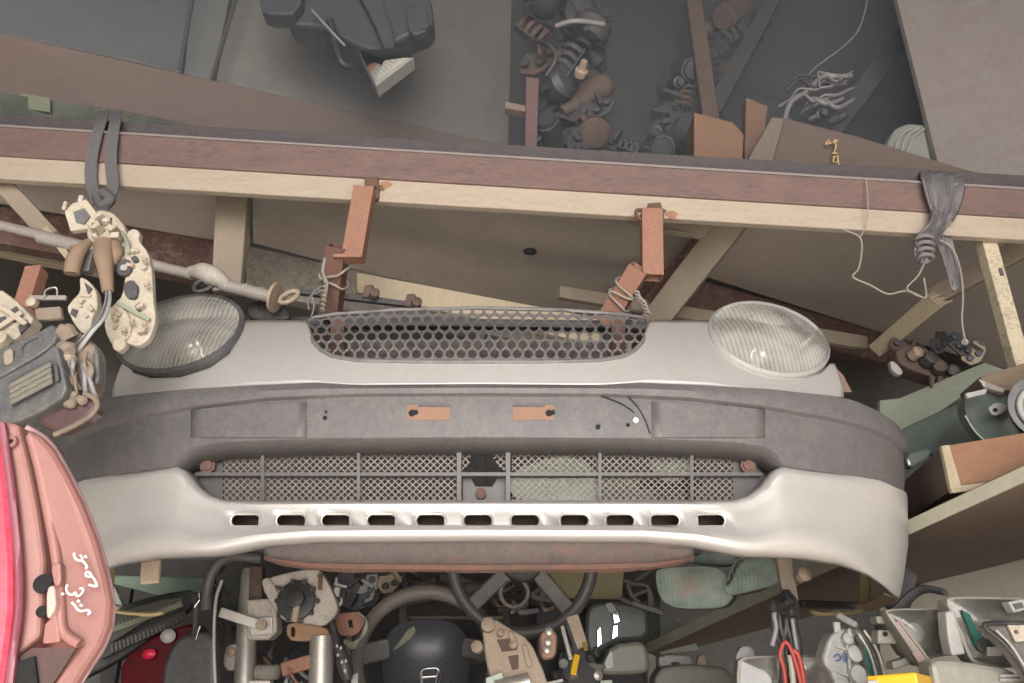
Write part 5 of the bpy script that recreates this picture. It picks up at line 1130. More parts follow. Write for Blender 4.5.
for a0, b0, a1, b1 in ((-.009, -.006, -.006, -.040), (.033, -.002, .027, -.038), (-.007, -.022, .030, -.020)): mb.bar(W_(a0, b0, .049), W_(a1, b1, .049), .005, .003, n1)
mb.build('emblem_letter', chrome, pd, bevel=.0008)
w2, c2_, n2 = steering_wheel(522, 560, .178, 2.05, (-0.03, -1, -.22), 'bare older steering wheel hung above the one with the chrome emblem', leather, .017)
ux = (Vector((1, 0, 0))-n2*n2.x).normalized(); uz = ux.cross(n2); uz = uz if uz.z > 0 else -uz
W2 = lambda a, b, o=0: c2_+ux*a+uz*b+n2*o
MB().lathe(c2_-n2*.02, n2, [(0, .05), (.02, .06), (.035, .05), (.04, .03)], 20).build('hub', blk, w2, smooth=40)
for p0, p1 in (((-.03, -.02), (-.13, -.115)), ((.03, -.02), (.12, -.125)), ((-.03, .03), (-.16, .05)), ((.03, .03), (.16, .05))): MB().bar(W2(*p0, 0), W2(*p1, 0), .04, .014, n2).build('spoke', leather, w2, bevel=.005)
MB().torus(W2(-.02, -.08, .0), n2, .035, .006, 24, 8).build('horn_ring', rimworn, w2, smooth=60)
w3, c3, n3 = steering_wheel(455, 618, .150, 2.38, (0.3, -1, .9), 'thin brown steering rim lying edge-on between the two black wheels', rimworn, .015)
MB().bar(c3-Vector((.14, 0, 0)), c3+Vector((.14, 0, 0)), .03, .012).build('spoke', rimworn, w3, bevel=.004)
tag(MB().tube([P(398, 602, 2.30), P(455, 590, 2.28), P(480, 588, 2.28)], .016, 12).build('wiper_tube', rimworn, smooth=40), 'dull brown tube lying behind the emblem steering wheel', 'tube')
for k in range(12):
    x = random.uniform(396, 470); y = random.uniform(570, 592)
    hose([(x, y, 2.45), (x+random.uniform(-10, 10), y+8, 2.42), (x+random.uniform(5, 26), y+random.uniform(2, 16), 2.44)], random.choice([.004, .006]), random.choice([oily, oilydk, oilyrust]), 'dark cable loop under the bumper valance', 'cable loops under the valance', 'cable_loop')
MB().bar(c3, Vector((c3.x, c3.y+.02, 1.327)), .03, .03, (0, 1, 0)).build('column', oilydk, w3)
# tan cast column lock in front
tc = thing('column_lock', 'tan cast ignition lock casting propped against the emblem wheel', 'car part')
YT = 1.86
plate(roundpoly([(482, 628), (494, 618), (506, 626), (530, 640), (546, 676), (552, 705), (498, 705), (488, 672), (484, 650)], 1), YT, .04, a=-.03).build('casting', castbrown, tc, bevel=.005)
for pts in ([(497, 640), (512, 638), (518, 650), (502, 652)], [(508, 656), (524, 654), (530, 668), (512, 670)]): plate(pts, YT-.003, .006).build('window', oilyrust, tc, bevel=.001)
for x, y, r in ((488, 626, .016), (478, 648, .013), (514, 646, .009), (500, 634, .008), (536, 690, .012)): MB().lathe(P(x, y, YT-.003), (random.uniform(-.3, .3), -1, .3), [(0, r), (.012, r), (.014, r*.6)], 14).build('boss', random.choice([castbrown, steel]), tc, smooth=35)
MB().tube([P(496, 690, YT-.02), P(530, 682, YT-.02)], .02, 14).build('barrel', steel, tc, smooth=40)
plate([(486, 678), (502, 672), (508, 700), (486, 705)], YT-.02, .02).build('foil_tag', greenlamp, tc, bevel=.001)
MB().bar(P(546, 684, YT-.01), P(563, 680, YT-.01), .008, .006).build('lever', greypl, tc, bevel=.001)
for k, (x, y, l) in enumerate(((510, 632, 16), (524, 645, 22))): MB().bar(P(x, y, YT-.006), P(x+6, y+l, YT-.01), .012, .010, (0, 1, 0)).build('rib', castbrown, tc, bevel=.002)
# terracotta lock barrel, strip tools
tb2 = thing('lock_barrel', 'terracotta coloured lock barrel with silver studs under the upper wheel', 'car part')
plate(roundpoly([(540, 632), (552, 628), (558, 636), (556, 658), (544, 661), (538, 654)], 1), 1.92, .03).build('barrel', mat('terracotta_metal', (.37, .22, .145), .55, .2, (.27, .15, .10), 18, .7), tb2, bevel=.005)
for x, y in ((549, 632), (548, 642), (547, 650)): MB().lathe(P(x, y, 1.915), (0, -1, .2), [(0, .009), (.006, .009), (.008, .005)], 12).build('stud', steel, tb2, smooth=35)
MB().bar(P(540, 638, 1.912), P(541, 656, 1.912), .006, .004, (0, 1, 0)).build('band', oilyrust, tb2)
for k, (x0, y0, x1, y1, w0, m, nm, lb) in enumerate(((562, 626, 571, 660, .010, steel, 'steel_strip', 'thin steel strip between the lock barrel and tan lever'), (572, 616, 582, 648, .030, castbrown, 'tan_lever', 'flat tan lever hanging under the upper steering wheel'),
                                    (566, 622, 577, 652, .008, oilydk, 'dark_strip', 'thin dark strip beside the flat tan lever'), (577, 655, 573, 675, .014, yellowpl, 'yellow_clip', 'small bright yellow plastic clip under the tan lever'), (583, 640, 586, 650, .01, mat('ochre_brass', (.42, .32, .10), .5, .3), 'brass_clip', 'tiny brass clip at the end of the tan lever'))):
    tag(MB().bar(P(x0, y0, 1.95-k*.004), P(x1, y1, 1.93-k*.004), w0, .008, (0, 1, 0)).build(nm, m, bevel=.002), lb, 'car part')
for k in range(10):
    x = random.uniform(556, 596); y = random.uniform(648, 682); p = P(x, y, 2.1)
    tag(MB().lathe(p, rnd_axis(), [(0, .006), (.02, .008), (.024, .012), (.03, .012), (.034, .004)], 8).build('small_bolt', random.choice([steel, greypl, oily]), smooth=35), 'loose small bolt lying below the lock barrel', 'bolt', 'loose small bolts')
# dark grey mirror housings in the middle
mh = thing('mirror_housing', 'olive grey door mirror shell under the pale lamp lenses', 'mirror')
plate(roundpoly([(600, 668), (612, 644), (646, 640), (650, 664), (648, 674), (600, 676)], 1), 2.2, .08).build('shell', olive, mh, bevel=.012)
plate(roundpoly([(604, 662), (612, 648), (614, 668), (606, 670)], 1), 2.195, .01).build('light_edge', greenlamp, mh, bevel=.002)
MB().bar(P(606, 680, 2.16), P(608, 710, 2.16), .03, .02, (0, 1, 0)).build('foot', greenlamp, mh, bevel=.002)
mh2 = thing('mirror_housing', 'dark mirror shell with two bright chrome strips behind the tan lever', 'mirror')
plate(roundpoly([(586, 606), (606, 600), (648, 604), (650, 640), (616, 642), (590, 660), (584, 640)], 1), 2.36, .06).build('shell', mat('dark_green_grey_shell', (.10, .11, .105), .4, 0, (.07, .075, .07), 8, .6), mh2, bevel=.012)
for pts in ([(612, 612), (619, 608), (620, 622), (614, 624)], [(613, 626), (618, 624), (618, 636), (612, 640)], [(597, 630), (601, 626), (602, 644), (597, 648)]): plate(pts, 2.345, .01).build('chrome_strip', bluechrome, mh2, bevel=.002)
plate(roundpoly([(604, 604), (612, 602), (618, 612), (610, 614)], 1), 2.345, .012).build('bracket', greypl, mh2, bevel=.002)
tag(plate(roundpoly([(560, 640), (600, 656), (600, 705), (556, 705)], 1), 2.30, .04).build('dark_cover', blkdust, bevel=.006), 'dull black cover low between the tan lever and olive shell', 'car part')
# black lamp frame with wire brackets
lf = thing('lamp_bracket_frame', 'black wire bracket frame left of the green-tinted headlamp', 'car part')
for pts in ([(620, 598), (634, 604), (652, 608), (664, 612)], [(624, 580), (634, 584), (648, 586), (650, 606)], [(634, 596), (650, 590), (652, 606)], [(628, 584), (632, 596), (640, 602)], [(636, 580), (648, 572), (656, 564)]):
    rod([(x, y, 2.12) for x, y in pts], .005, 6, smooth_n=2).build('bracket_rod', blkdust, lf, smooth=50)
plate([(632, 600), (664, 610), (664, 616), (632, 606)], 2.11, .02).build('foot_bar', blk, lf, bevel=.002)

# ================================================================== right-hand shelf
A_, B_, C_, D_ = P(648, 652, 2.60), P(1075, 457, 1.20), P(1075, 545, 2.30), P(668, 655, 3.1)
sf = thing('wall_shelf', 'long brown shelf board with a pale front edge behind the bumper end', 'shelf')
th = Vector((0, 0, .008)); sb_ = mat('brown_shelf_underside', (.20, .145, .11), .75, 0, (.15, .11, .085), 3, .7, bump=.1, col3=(.26, .20, .16), scale3=7, mix3=.4)
MB().slab([A_, B_, C_, D_], th*3).build('board', sb_, sf)
ed = (B_-A_).normalized(); MB().slab([A_+Vector((-.004, -.004, -.004)), B_+Vector((-.004, -.004, -.004)), B_+Vector((-.004, -.004, .020)), A_+Vector((-.004, -.004, .026))], (.004, .005, 0)).build('front_edge', mat('pale_green_cream_edging', (.46, .44, .35), .7, 0, (.35, .33, .26), 20, .7, bump=.1), sf)
sup = thing('shelf_support', 'pale upright panel edge holding the low end of the wall shelf', 'support')
plate([(646, 652), (656, 656), (658, 705), (650, 705)], 2.56, .5).build('panel', mat('pale_cream_green_panel', (.46, .46, .37), .7, 0, (.36, .36, .3), 9, .6), sup, bevel=.002)
tag(plate([(640, 590), (648, 604), (690, 630), (700, 650), (655, 655), (645, 640)], 2.75, .02).build('pale_backing', mat('mint_grey_card', (.36, .40, .35), .8, 0, (.25, .28, .25), 9, .7), bevel=.003), 'pale mint backing card behind the green-tinted headlamp', 'card')
def line_y(px): return 652+(457-652)*(px-648)/(1075-648)
# pale wall panel below the shelf at the frame edge
tag(plate([(880, 600), (1090, 520), (1090, 720), (880, 720)], 2.42, .02).build('wall_panel', mat('pale_tan_panel', (.34, .30, .255), .85, 0, (.27, .235, .20), 4, .6), bevel=.002), 'pale tan wall panel below the shelf behind the lamp stack', 'panel')
# headlamps: shared builder
def lamp(name, label, out, Y, a, b, depth, housing, lensm, bulge=.012, inner=.86, refl=chrome, rim=None, cat='headlamp', amber=None, strip=None):
    t = thing(name, label, cat); out = roundpoly(out, 1); r = resample(out, 48); f3 = shape(r, Y, a, b); c_ = sum(f3, Vector())/len(f3)
    nrm = (f3[12]-f3[36]).cross(f3[0]-f3[24]).normalized(); nrm = nrm if nrm.y < 0 else -nrm
    MB().grid([f3, [p-nrm*depth*.4 for p in f3], [c_+(p-c_)*.72-nrm*depth for p in f3]], True).build('housing_skirt', housing, t, smooth=45)
    MB().slab([c_+(p-c_)*.72-nrm*depth for p in f3], -nrm*.004).build('housing_back', housing, t)
    rf = MB().dome([c_+(p-c_)*.95-nrm*.006 for p in f3], -nrm, depth*.75, 6, 2.0).build('reflector', refl, t, smooth=70)
    MB().lathe(c_-nrm*depth*.7, nrm, [(0, .012), (.02, .016), (.03, .016), (.034, .008)], 14).build('bulb', greypl if amber is None else ambr, t, smooth=40)
    MB().dome([c_+(p-c_)*.985+nrm*.001 for p in f3], nrm, bulge, 6, 2.0).build('lens', lensm, t, smooth=80)
    MB().ring([c_+(p-c_)*1.02+nrm*.001 for p in f3], [c_+(p-c_)*.955+nrm*.003 for p in f3], -nrm*.012).build('bezel', rim or housing, t, smooth=40)
    if amber:
        q = [shape([p_ for p_ in oval(*amber, 20)], Y-.0, a, b)]; MB().dome([p-nrm*.012 for p in q[0]], nrm, .008, 4).build('amber_reflector', ambr, t, smooth=60)
    return t, nrm, c_
mint = mat('mint_reflector', (.74, .86, .79), .35, .4, (.40, .52, .46), 8, .6)
lamp('green_headlamp', 'large green-tinted headlamp with an amber centre on the wall shelf', [(656, 572), (664, 568), (715, 567), (728, 576), (733, 596), (722, 608), (678, 608), (664, 602), (658, 590)], 2.12, -.15, 0, .10, blkdust, lensgreen, amber=(684, 586, 14, 12), refl=mint, rim=greenlamp)
lamp('green_headlamp', 'fluted green-tinted headlamp tilted against the hanging cable on the shelf', [(724, 588), (734, 562), (745, 556), (770, 554), (780, 576), (778, 584), (736, 594), (727, 594)], 1.98, -.15, 0, .09, blkdust, lensgreen, refl=mint, rim=greenlamp)
lamp('green_headlamp', 'small fluted green lamp half hidden under the bumper edge', [(686, 560), (700, 550), (722, 548), (736, 558), (732, 566), (696, 564)], 2.28, -.1, 0, .07, blkdust, lensgreen, refl=mint, rim=greenlamp)
lamp('green_headlamp', 'dim green lamp seen through the lower grille mesh', [(505, 492), (515, 470), (560, 455), (590, 462), (600, 500), (560, 512)], 1.80, 0, 0, .07, blkdust, lensgreen, refl=mint, rim=greenlamp)
lamp('green_headlamp', 'green lamp behind the mesh beside the grille end plate', [(650, 462), (668, 452), (690, 456), (694, 474), (672, 482), (655, 476)], 1.82, 0, 0, .06, blkdust, lensgreen, refl=mint, rim=greenlamp)
tag(plate(roundpoly([(530, 505), (600, 470), (650, 478), (660, 520), (560, 530)], 1), 2.02, .03).build('green_car_panel', mat('pale_jade_panel', (.36, .42, .36), .45, 0, (.27, .33, .28), 5, .6), bevel=.004), 'pale jade car panel behind the lower grille mesh', 'car part')
rk = thing('lamp_rack', 'slotted dark rack behind the lower grille holding green lamps', 'rack')
for y, xa, xb in ((514, 470, 640), (484, 640, 700), (552, 470, 700)): MB().bar(P(xa, y, 1.86), P(xb, y, 1.86), .06, .012).build('rail', oilydk, rk, bevel=.002)
for x in (480, 690): MB().bar(P(x, 335, 1.92), P(x, 556, 1.92), .025, .02, (0, 1, 0)).build('post', oilydk, rk, bevel=.002)
# hanging stick and black cable bundle with red cables
stc = tag(MB().bar(P(782, 550, 1.62), P(790, 602, 1.62), .03, .02, (0, 1, 0)).build('hanging_stick', woodgrey, bevel=.003), 'grey wooden slat hanging under the bumper end', 'timber')
hb = thing('cable_hank', 'black cable hank with red cables hanging from the wooden slat', 'cables')
for k in range(6):
    x = 776+k*4; rod([(786, 592, 1.60), (x, 604, 1.585), (x+random.uniform(-4, 4), 625, 1.58), (x+random.uniform(-2, 8), 650, 1.585), (x+random.uniform(0, 6), 690, 1.59)], random.choice([.006, .008, .005]), 8).build('black_cable', blk, hb, smooth=60)
rod([(777, 606, 1.575), (774, 615, 1.57), (776, 628, 1.57), (772, 646, 1.57)], .005, 8).build('grey_cable', wirem, hb, smooth=60)
rod([(790, 604, 1.575), (793, 625, 1.57), (797, 650, 1.57)], .004, 8).build('grey_cable', wirem, hb, smooth=60)
for x, y in ((780, 606), (784, 612), (790, 600)): MB().lathe(P(x, y, 1.57), rnd_axis(), [(0, .010), (.02, .012), (.024, .006)], 8).build('plug', blk, hb, smooth=35)
rod([(787, 700, 1.565), (784, 670, 1.56), (780, 655, 1.56), (785, 642, 1.56), (792, 652, 1.56), (800, 680, 1.56), (803, 705, 1.56)], .004, 8).build('red_cable', redwire, hb, smooth=60)
rod([(792, 650, 1.562), (798, 655, 1.56), (803, 675, 1.56), (806, 705, 1.56)], .005, 8).build('red_cable', redwire, hb, smooth=60)
rod([(790, 655, 1.57), (793, 680, 1.57), (793, 705, 1.57)], .006, 8).build('cream_cable', creampl, hb, smooth=60)
# dim end board and lamps on the low rack
lr = thing('lamp_shelf', 'low board shelf carrying the stacked headlamps', 'shelf')
for k in range(3): MB().box((.98, 1.30+k*.27, 1.33), (.60, 0, 0), (0, .133, 0), (0, 0, .012)).build('plank', wooddark, lr, bevel=.003)
for x, y in ((.41, 1.2), (1.55, 1.2), (.41, 1.92), (1.55, 1.92)): MB().box((x, y, .659), (.025, 0, 0), (0, .025, 0), (0, 0, .659)).build('leg', woodgrey, lr, bevel=.003)
lamp('clear_headlamp', 'clear headlamp with chrome reflector below the red cables', [(738, 662), (744, 657), (822, 655), (832, 665), (838, 690), (834, 720), (738, 720)], 1.62, 0, 0, .08, greypl, lensplainb, refl=chrome, rim=khaki)
gh = thing('headlamp_shell', 'grey plastic headlamp back with blue scribble and mounting arms', 'lamp part')
YH = 1.50
plate(roundpoly([(822, 662), (830, 636), (842, 628), (860, 630), (876, 650), (880, 690), (870, 705), (838, 705), (834, 676)], 1), YH, .05, a=.08).build('shell', greypl, gh, bevel=.008)
MB().bar(P(836, 622, YH), P(838, 640, YH), .012, .01, (0, 1, 0)).build('arm', greypl, gh, bevel=.002); MB().bar(P(838, 616, YH+.03), P(856, 626, YH), .012, .010, (0, 1, 0)).build('arm', greypl, gh, bevel=.002)
for x, y, r in ((845, 640, .010), (852, 655, .014), (856, 676, .016), (848, 634, .008), (838, 690, .016)): MB().lathe(P(x, y, YH-.006), (0.2, -1, .2), [(0, r), (.012, r), (.014, r*.7)], 14).build('boss', greypl, gh, smooth=35)
for p0, p1 in (((830, 644), (852, 652)), ((828, 668), (848, 676)), ((846, 640), (852, 690))): MB().bar(P(*p0, YH-.012), P(*p1, YH-.006), .004, .008, (0, 1, 0)).build('rib', greypl, gh, bevel=.001)
mb = MB()
for pts in ([(834, 657), (838, 654), (841, 659), (836, 661)], [(842, 655), (845, 662), (847, 655), (843, 653)]): mb.tube(crom([P(x, y, YH-.016) for x, y in pts], 3), .0012, 5)
mb.build('scribble', blueink, gh)
tstrip = [(853, 626), (860, 628), (876, 652), (888, 690), (884, 705), (872, 705), (866, 660)]
plate(roundpoly(tstrip, 1), YH-.02, .02, a=.1).build('lens_edge', lensplain, gh, bevel=.003)
plate(roundpoly([(862, 640), (866, 644), (876, 668), (876, 680), (870, 676)], 1), YH-.024, .006, a=.1).build('teal_reflector', tealpl, gh)
for k in (0, 1): rod([(856+k*8, 630, YH-.03), (868+k*9, 650, YH-.03), (876+k*9, 676, YH-.03), (878+k*9, 700, YH-.03)], .003, 6).build('chrome_line', chrome, gh, smooth=60)
# two big clear lamps
l1, n_, c_ = lamp('clear_headlamp', 'trapezoid clear headlamp with a pink slanting band on the lamp stack', [(884, 612), (892, 609), (948, 609), (950, 655), (930, 658), (918, 668), (906, 650)], 1.42, .0, 0, .07, khaki, lensplain, refl=mat('dull_lamp_bowl', (.27, .27, .25), .3, .5, (.2, .2, .19), 6, .7), rim=khaki)
MB().bar(P(896, 622, 1.405), P(924, 664, 1.405), .016, .006, (0, 1, 0)).build('pink_band', mat('dusty_pink_band', (.36, .25, .23), .5, 0, (.45, .33, .31), 14, .6), l1, bevel=.001)
MB().bar(P(888, 614, 1.402), P(914, 652, 1.402), .006, .006, (0, 1, 0)).build('band_edge', khaki, l1, bevel=.001); MB().bar(P(900, 622, 1.402), P(930, 662, 1.402), .005, .006, (0, 1, 0)).build('band_edge', khaki, l1, bevel=.001)
plate([(934, 642), (948, 638), (950, 647), (936, 650)], 1.415, .004).build('bright_facet', chrome, l1)
for pts in ([(876, 616), (886, 616), (890, 624), (878, 624)], [(878, 630), (898, 630), (906, 644), (878, 644)], [(892, 662), (912, 656), (912, 664), (894, 670)]): plate(pts, 1.44, .03).build('mounting_tab', khaki, l1, bevel=.003)
MB().lathe(P(885, 634, 1.437), (0, -1, 0), [(0, .004), (.003, .004)], 8).build('tab_hole', darkhole, l1)
l2, n_, c_ = lamp('clear_headlamp', 'large clear headlamp with a teal inner strip on the lamp stack', [(946, 600), (956, 597), (1040, 599), (1050, 660), (1012, 668), (974, 664), (968, 655), (956, 625)], 1.34, .0, 0, .08, khaki, lensplain, refl=mat('grey_lamp_bowl', (.24, .24, .23), .25, .6, (.16, .16, .16), 5, .7), rim=khaki)
plate([(962, 610), (970, 614), (982, 640), (984, 650), (976, 646)], 1.325, .006).build('teal_reflector', tealpl, l2)
plate([(946, 612), (954, 610), (966, 654), (952, 656), (948, 636)], 1.33, .03).build('side_bracket', greypl, l2, bevel=.003)
plate(roundpoly([(976, 640), (992, 638), (1000, 646), (996, 650), (980, 652)], 1), 1.322, .01).build('bulb_holder', blk, l2, bevel=.002)
for k in range(7): MB().bar(P(988+k*2.1, 647, 1.32), P(988+k*2.1, 656, 1.32), .0025, .003, (0, 1, 0)).build('flute', greypl, l2)
out = [(1008, 602), (1024, 599), (1030, 609), (1014, 613)]; plate(out, 1.30, .02).build('clip_box', greypl, l2, bevel=.002); plate(scale_pts(out, .5), 1.297, .004).build('clip_hole', blkdust, l2)
plate([(988, 630), (984, 624), (988, 636), (994, 640)], 1.322, .004).build('bright_facet', chrome, l2)
l3 = thing('black_trim_lamp', 'black-edged lamp with a cream tab overlapping the teal-strip headlamp', 'headlamp')
out = [(985, 626), (992, 624), (1040, 626), (1060, 640), (1060, 720), (1030, 676), (1012, 652)]
plate(out, 1.24, .03).build('body', mat('smoky_dark_lens', (.13, .12, .11), .3, 0, (.2, .19, .17), 9, .6), l3, bevel=.004)
MB().tube(crom([P(x, y, 1.236) for x, y in [(1040, 624), (992, 623), (985, 627), (1000, 640), (1014, 655), (1026, 674), (1045, 710)]], 4), .004, 6).build('black_edge', blk, l3, smooth=60)
MB().tube(crom([P(x, y, 1.232) for x, y in [(996, 630), (1010, 644), (1022, 662), (1040, 695)]], 4), .0022, 6).build('bright_edge', greypl, l3, smooth=60)
plate([(1008, 625), (1040, 625), (1040, 640), (1016, 642)], 1.232, .006).build('cream_tab', creampl, l3, bevel=.001)
MB().lathe(P(1016, 632, 1.231), (0, -1, 0), [(0, .003), (.002, .003)], 8).build('tab_hole', rustbr, l3)
l4 = thing('grey_lamp_cover', 'dusty grey lamp cover at the foot of the lamp stack', 'headlamp')
plate(roundpoly([(930, 662), (940, 659), (970, 662), (1010, 668), (1040, 690), (1040, 720), (950, 720), (936, 690)], 1), 1.30, .05).build('cover', mat('dusty_grey_lens', (.26, .25, .22), .35, 0, (.34, .33, .29), 8, .7), l4, bevel=.008)
for y in (676, 680): MB().bar(P(1000, y, 1.297), P(1040, y-1, 1.297), .003, .004).build('line', greypl, l4)
yb = thing('yellow_box', 'bright yellow plastic box at the foot of the lamp stack', 'box')
q0, q1, q2, q3 = P(866, 676, 1.28), P(916, 672, 1.24), P(932, 676, 1.32), P(884, 679, 1.36)
MB().slab([q0, q1, q2, q3], (0, 0, -.10)).build('body', yellowpl, yb, bevel=.003)
plate([(868, 681), (878, 680), (878, 690), (868, 690)], 1.268, .004).build('label', greypl, yb)
tag(MB().tube(crom([P(880, 628, 1.75), P(895, 612, 1.7), P(920, 590, 1.66), P(945, 592, 1.62)], 4), .014, 8, flat=.5).build('black_moulding', blkdust, smooth=60), 'curved black moulding above the trapezoid headlamp', 'moulding')
tag(MB().bar(P(905, 570, 1.80), P(896, 612, 1.75), .05, .02, (0, 1, 0)).build('dark_moulding', blkdust, bevel=.004), 'dark strip of moulding behind the bumper corner', 'moulding')
tag(plate(roundpoly([(655, 668), (690, 664), (735, 668), (735, 720), (655, 720)], 1), 2.2, .10).build('grey_casing', mat('grey_tan_casing', (.26, .25, .22), .6, 0, (.19, .18, .16), 9, .7), bevel=.01), 'grey-tan casing under the low end of the wall shelf', 'car part')
pcs = thing('pale_casing', 'pale casing with dark socket under the wall shelf', 'car part')
plate(roundpoly([(658, 655), (692, 655), (694, 668), (660, 670)], 1), 2.3, .05).build('casing', greypl, pcs, bevel=.006)
plate([(672, 662), (680, 662), (680, 668), (672, 668)], 2.285, .012).build('socket', oilydk, pcs, bevel=.002)
tag(plate(roundpoly([(698, 656), (706, 655), (708, 670), (696, 674)], 1), 2.25, .03).build('tan_peg', castbrown, bevel=.004), 'tan peg beside the pale casing under the shelf', 'car part')
tag(plate(roundpoly([(736, 655), (742, 646), (752, 646), (756, 654), (752, 664), (738, 668)], 1), 1.72, .03).build('rounded_cover', greypl, bevel=.006), 'rounded grey cap on top of the clear headlamp', 'car part')
# stay and black hose below the bumper end
tag(MB().bar(P(800, 604, 1.78), P(862, 606, 1.85), .02, .016).build('black_hose_end', blk, bevel=.005), 'black pipe end across the opening of the bumper corner', 'pipe')
tag(MB().lathe(P(800, 577, 1.60), (0.2, -1, .2), [(0, .012), (.02, .014), (.024, .008)], 9).build('cork_plug', castbrown, smooth=40), 'tan plug hanging inside the bumper corner', 'plug')

# wooden crate on the shelf
cr = thing('wooden_crate', 'wooden crate with an orange side and grey end on the wall shelf', 'crate')
k0 = P(951, 490, 1.44); vr = P(1075, 478, 1.30)-k0; vb = P(900, 524, 1.86)-k0; vb = Vector((vb.x, vb.y, vr.z*0)); up = Vector((0, 0, .083)); vr = Vector((vr.x, vr.y, vr.z*.2))
MB().slab([k0, k0+vr, k0+vr+up, k0+up], -Vector((vb.x, vb.y, 0)).normalized()*-.015).build('side_board', woodorange, cr, bevel=.002)
MB().slab([k0+vb, k0, k0+up, k0+vb+up], vr.normalized()*.015).build('end_board', wooddark, cr, bevel=.002)
MB().slab([k0+Vector((-.002, -.003, 0)), k0+vr*.10+Vector((-.002, -.003, 0)), k0+vr*.07+up+Vector((-.002, -.003, 0)), k0+up+Vector((-.002, -.003, 0))], (0, .01, 0)).build('corner_batten', woodlight, cr, bevel=.001)
MB().slab([k0+Vector((0, -.002, -.006)), k0+vr+Vector((0, -.002, -.006)), k0+vr+Vector((0, -.002, .006)), k0+Vector((0, -.002, .006))], (0, .01, 0)).build('bottom_batten', woodlight, cr, bevel=.001)
MB().slab([k0, k0+vr, k0+vr+vb, k0+vb], (0, 0, .008)).build('bottom_board', wooddark, cr)
# sage panels and car door parts
tag(plate([(880, 400), (900, 398), (985, 362), (1012, 372), (1010, 385), (960, 398), (910, 432), (880, 436)], 1.95, .02, a=-.2).build('sage_panel', greenpan, bevel=.003), 'flat sage green panel slanting behind the bumper end', 'panel')
tag(plate(roundpoly([(895, 432), (955, 404), (1000, 398), (1040, 440), (990, 448), (915, 456), (895, 462)], 1), 1.80, .03, a=-.15).build('car_wing', greencar, bevel=.008), 'dark grey-green car wing lying on the wooden crate', 'car part')
tag(plate(roundpoly([(905, 455), (930, 447), (932, 456), (910, 470)], 1), 1.72, .03).build('green_edge_piece', greencar, bevel=.006), 'small glossy green piece between the bumper end and crate', 'car part')
dk = thing('round_cover', 'round glossy green cover with a pale tab leaning on the crate', 'car part')
dd = resample(roundpoly([(964, 400), (974, 392), (1000, 384), (1040, 384), (1060, 420), (1030, 455), (1000, 450), (978, 434), (966, 416)], 2), 40)
f3 = shape(dd, 1.50, -.1); MB().dome(f3, (0, -1, .1), .012, 5).build('face', greencar, dk, smooth=70); MB().grid([f3, [p+Vector((0, .03, 0)) for p in f3]], True).build('wall', greencar, dk, smooth=70)
MB().tube(crom([P(x, y, 1.515-.1*(x-1000)/100) for x, y in [(966, 416), (976, 432), (990, 444), (1004, 451), (1030, 454)]], 4), .004, 6).build('bright_rim', greenlamp, dk, smooth=60)
plate(roundpoly([(988, 408), (996, 402), (1010, 404), (1006, 412), (994, 416)], 1), 1.475, .008).build('tab', greypl, dk, bevel=.003); MB().lathe(P(995, 410, 1.473), (0, -1, 0), [(0, .004), (.002, .004)], 10).build('tab_hole', darkhole, dk)
plate([(966, 393), (988, 388), (986, 394), (968, 398)], 1.485, .01).build('clip', greypl, dk, bevel=.002)
rdl = thing('round_lamp', 'round lamp with a white ring at the frame edge above the crate', 'lamp')
MB().lathe(P(1046, 408, 1.40), (-.25, -1, 0), [(-.04, .05), (0, .065), (.006, .065), (.008, .058)], 32).build('body', grimepl, rdl, smooth=40)
MB().torus(P(1046, 408, 1.388), (-.25, -1, 0), .043, .006, 36, 8).build('white_ring', greypl, rdl, smooth=60)
tr = thing('wooden_tray', 'shallow brown wooden tray edge at the foot of the flaking cream post', 'tray')
MB().slab([P(980, 376, 1.52), P(1060, 352, 1.40), P(1060, 384, 1.40), P(1000, 391, 1.48), P(984, 386, 1.52)], (.02, .12, 0)).build('side', mat('varnished_tray_wood', (.27, .20, .15), .55, 0, (.19, .14, .105), 8, .7, bump=.1), tr, bevel=.003)
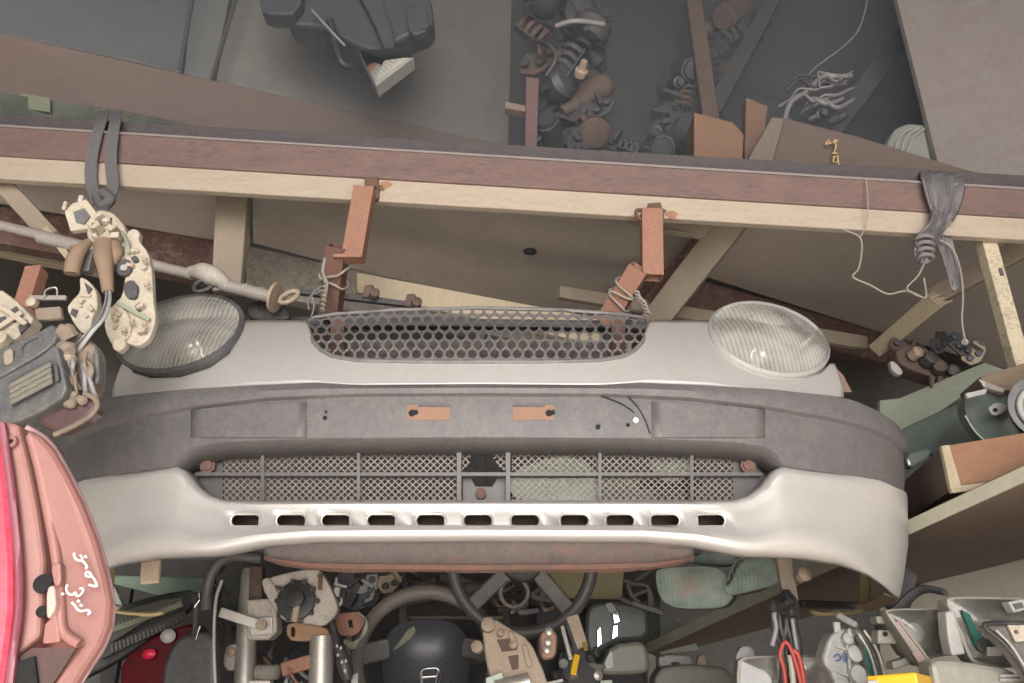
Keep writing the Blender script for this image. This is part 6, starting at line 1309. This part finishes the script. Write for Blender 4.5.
MB().slab([P(978, 378, 1.51), P(984, 388, 1.51), P(1004, 393, 1.47), P(1004, 388, 1.47), P(986, 382, 1.51)], (.01, .02, 0)).build('corner_piece', castal, tr, bevel=.002)
# rusty caliper heap
rc = thing('brake_caliper', 'brown rusty brake caliper behind the bumper end', 'car part')
YR = 1.98
plate(roundpoly([(896, 350), (906, 343), (924, 346), (940, 356), (948, 366), (944, 380), (930, 376), (912, 370), (898, 362)], 1), YR, .07).build('body', oilyrust, rc, bevel=.008)
plate(roundpoly([(890, 360), (896, 362), (904, 372), (900, 376), (892, 370)], 1), YR-.02, .02).build('pale_tab', greypl, rc, bevel=.003)
for x, y, r in ((912, 356, .016), (926, 362, .02), (938, 370, .018), (952, 374, .016)): MB().lathe(P(x, y, YR-.01), (random.uniform(-.4, .4), -1, .2), [(0, r), (.025, r), (.03, r*.6)], 14).build('piston', random.choice([oilyrust, castbrown, oily]), rc, smooth=35)
for x in (930, 938, 946): plate([(x, 376), (x+6, 376), (x+4, 388), (x+1, 388)], YR-.015, .012).build('tooth', oilyrust, rc, bevel=.002)
for k, (x, y) in enumerate(((905, 348), (960, 345), (975, 352), (940, 342))):
    t = bracket(P(x, y, 2.06), .045, [oilyrust, oily, woodgrey, oilydk][k], ['rust-brown', 'oily grey', 'weathered tan', 'sooty black'][k]+' bracket heaped behind the brake caliper', 'brackets behind the caliper', random.uniform(-1, 1), random.uniform(-.5, .5))

# ================================================================== haze volume added in the loft to imitate lens glare
hz = bpy.data.materials.new('glare_haze'); hz.use_nodes = True; nt = hz.node_tree
nt.nodes.remove(nt.nodes['Principled BSDF']); vs = nt.nodes.new('ShaderNodeVolumeScatter')
vs.inputs['Color'].default_value = (0.74, 0.85, 1.0, 1); vs.inputs['Density'].default_value = 0.65; vs.inputs['Anisotropy'].default_value = 0.0
nt.links.new(vs.outputs[0], nt.nodes['Material Output'].inputs['Volume'])
ho = MB().box((0, 2.56, 4.16), (2.56, 0, 0), (0, 0.90, 0), (0, 0, 1.40)).build('loft_glare_haze', hz)
ho['kind'] = 'stuff'; tag(ho, 'pale blue haze added above the beam to imitate lens glare', 'haze')
settle()
